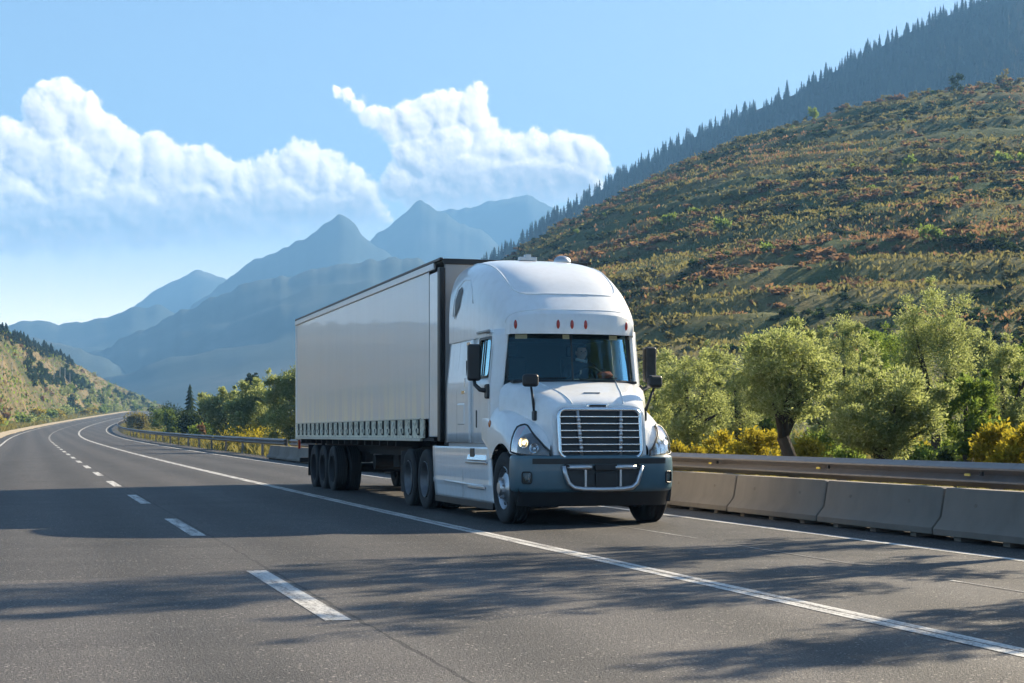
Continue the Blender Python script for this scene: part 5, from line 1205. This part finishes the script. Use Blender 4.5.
for i in range(44):
    px = random.uniform(-10, 155); lshrub(px, random.uniform(.15, .95), random.choice(('russet_leaf', 'russet_leaf', 'olive_leaf')), random.uniform(1.2, 2.6), 'small dry shrub scattered on the left-hand hill slope', 'dry shrubs on the left-hand hill')
for i in range(80):
    px = random.uniform(60, 158); lshrub(px, random.uniform(.03, .6), random.choice(('green_leaf', 'dark_leaf', 'olive_leaf')), random.uniform(2.6, 4.8), 'green tree on the lower end of the left-hand hill by the road bend', 'green trees at the tail of the left-hand hill', 'broadleaf_tree', 'tree', 1.1)
for i in range(80):
    f = (i + random.random()) / 80; y = 130 + 520 * f ** 1.3; x = CX(y) - 7.2 - random.random() ** 2 * 8
    s = random.uniform(2.2, 4.2) * (1 + .5 * f); o = link('bush', random.choice(lm[random.choice(('green_leaf', 'olive_leaf', 'olive_leaf', 'yellow_leaf'))]), (x, y, ground_z(x, y) - .2), random.uniform(0, 6.28), (s, s, s * random.uniform(.6, .9)))
    tag(o, 'yellow-green roadside bush at the foot of the left-hand hill', 'bush', 'roadside bushes on the left')
lshrub(4, .06, 'russet_leaf', 3.4, 'orange bush at the left edge of the picture above the roadside bushes', None, 'bush', 'bush')
pm = MB().tube([(0, 0, -.5), (0, 0, 1)], [.022, .016], 6).build('pole', M['pole'])
PL = ((2, 355, 378, 'leftmost'), (12, 362, 380, None), (31, 361, 368, None), (45, 362, 376, None), (54, 364, 383, None), (60, 366, 384, None), (65, 368, 384, None), (70, 373, 386, None))
WD = ('pale pole nearest the left picture edge', 'second pale pole from the left picture edge', 'short pale pole high on the left-hand hill', 'tall pale pole at the left end of the pole row', 'tallest pale pole in the row on the left-hand hill', 'pale pole just right of the tallest pole', 'thin pale pole next to the last one of the row', 'last pale pole at the right end of the row on the left-hand hill')
for i, (px, t0, b0, _) in enumerate(PL):
    el = (HOR - b0) / F_PX; t = min(range(2, 100), key=lambda q: abs((lambda p: (p[2] - CAM_H) / (p[0] * SN + p[1] * CS))(left_fn(px, q / 100)) - el)) / 100
    x, y, z = left_fn(px, t); D = x * SN + y * CS; h = (b0 - t0) / F_PX * D; o = pm if i == 0 else pm.copy()
    if i: COL.objects.link(o)
    o.location = (x, y, z); o.scale = (6, 6, h); tag(o, WD[i], 'pole', 'pale poles on the left-hand hill')

def leftscrub(hi=1.):
    def f():
        px = random.uniform(-30, 170); return left_fn(px, random.uniform(.02, 1.0) ** (1 if hi == 1 else 2))
    return f
tag(quads('left_hill_scrub', tufts(leftscrub(), 1600, .25, .7, 3, .8, 3.), M['dryolive_leaf']), kind='stuff')
tag(quads('left_hill_green_scrub', tufts(leftscrub(.5), 2000, .3, .8, 3, .8, 3.), M['green_leaf']), kind='stuff')
# verge grass (nobody could count it)
def vergepos():
    y = 8 + 110 * random.random() ** 1.6; x = CX(y) + 11.5 + abs(random.gauss(0, 1)) * (4 + y * .12); return x, y, ground_z(x, y)
tag(quads('verge_grass', tufts(vergepos, 9000, .2, .6, 4, .2), M['grass_blade']), kind='stuff')
def leftpos():
    y = 60 + 500 * random.random() ** 1.5; x = CX(y) - 5.4 - abs(random.gauss(0, 1)) * (1.5 + y * .02); return x, y, ground_z(x, y)
tag(quads('roadside_grass', tufts(leftpos, 6000, .25, .8, 4, .3), M['grass_blade']), kind='stuff')
def farverge():
    y = 75 + 420 * random.random() ** 1.3; x = CX(y) + 11.7 + abs(random.gauss(0, 1)) * (2 + y * .02); return x, y, ground_z(x, y)
tag(quads('bend_grass', tufts(farverge, 9000, .2, .6, 4, .35, .6), M['grass_blade']), kind='stuff')

# ------------------------------------------------------------------ labels that single out the barrier blocks
names = {1: 'concrete barrier block cut by the right edge of the picture', 2: 'second concrete barrier block from the right picture edge', 3: 'third concrete barrier block from the right picture edge, with a pale patch', 4: 'concrete barrier block whose end disappears behind the truck bumper'}
for i, o in enumerate(segs):
    if i in names: o['label'] = names[i]
segs[-1]['label'] = 'last concrete barrier block at the far end of the row, left of the trailer rear'
for i in (0,):
    o = segs[i]; o['label'] = 'concrete barrier block outside the picture beyond the right edge'
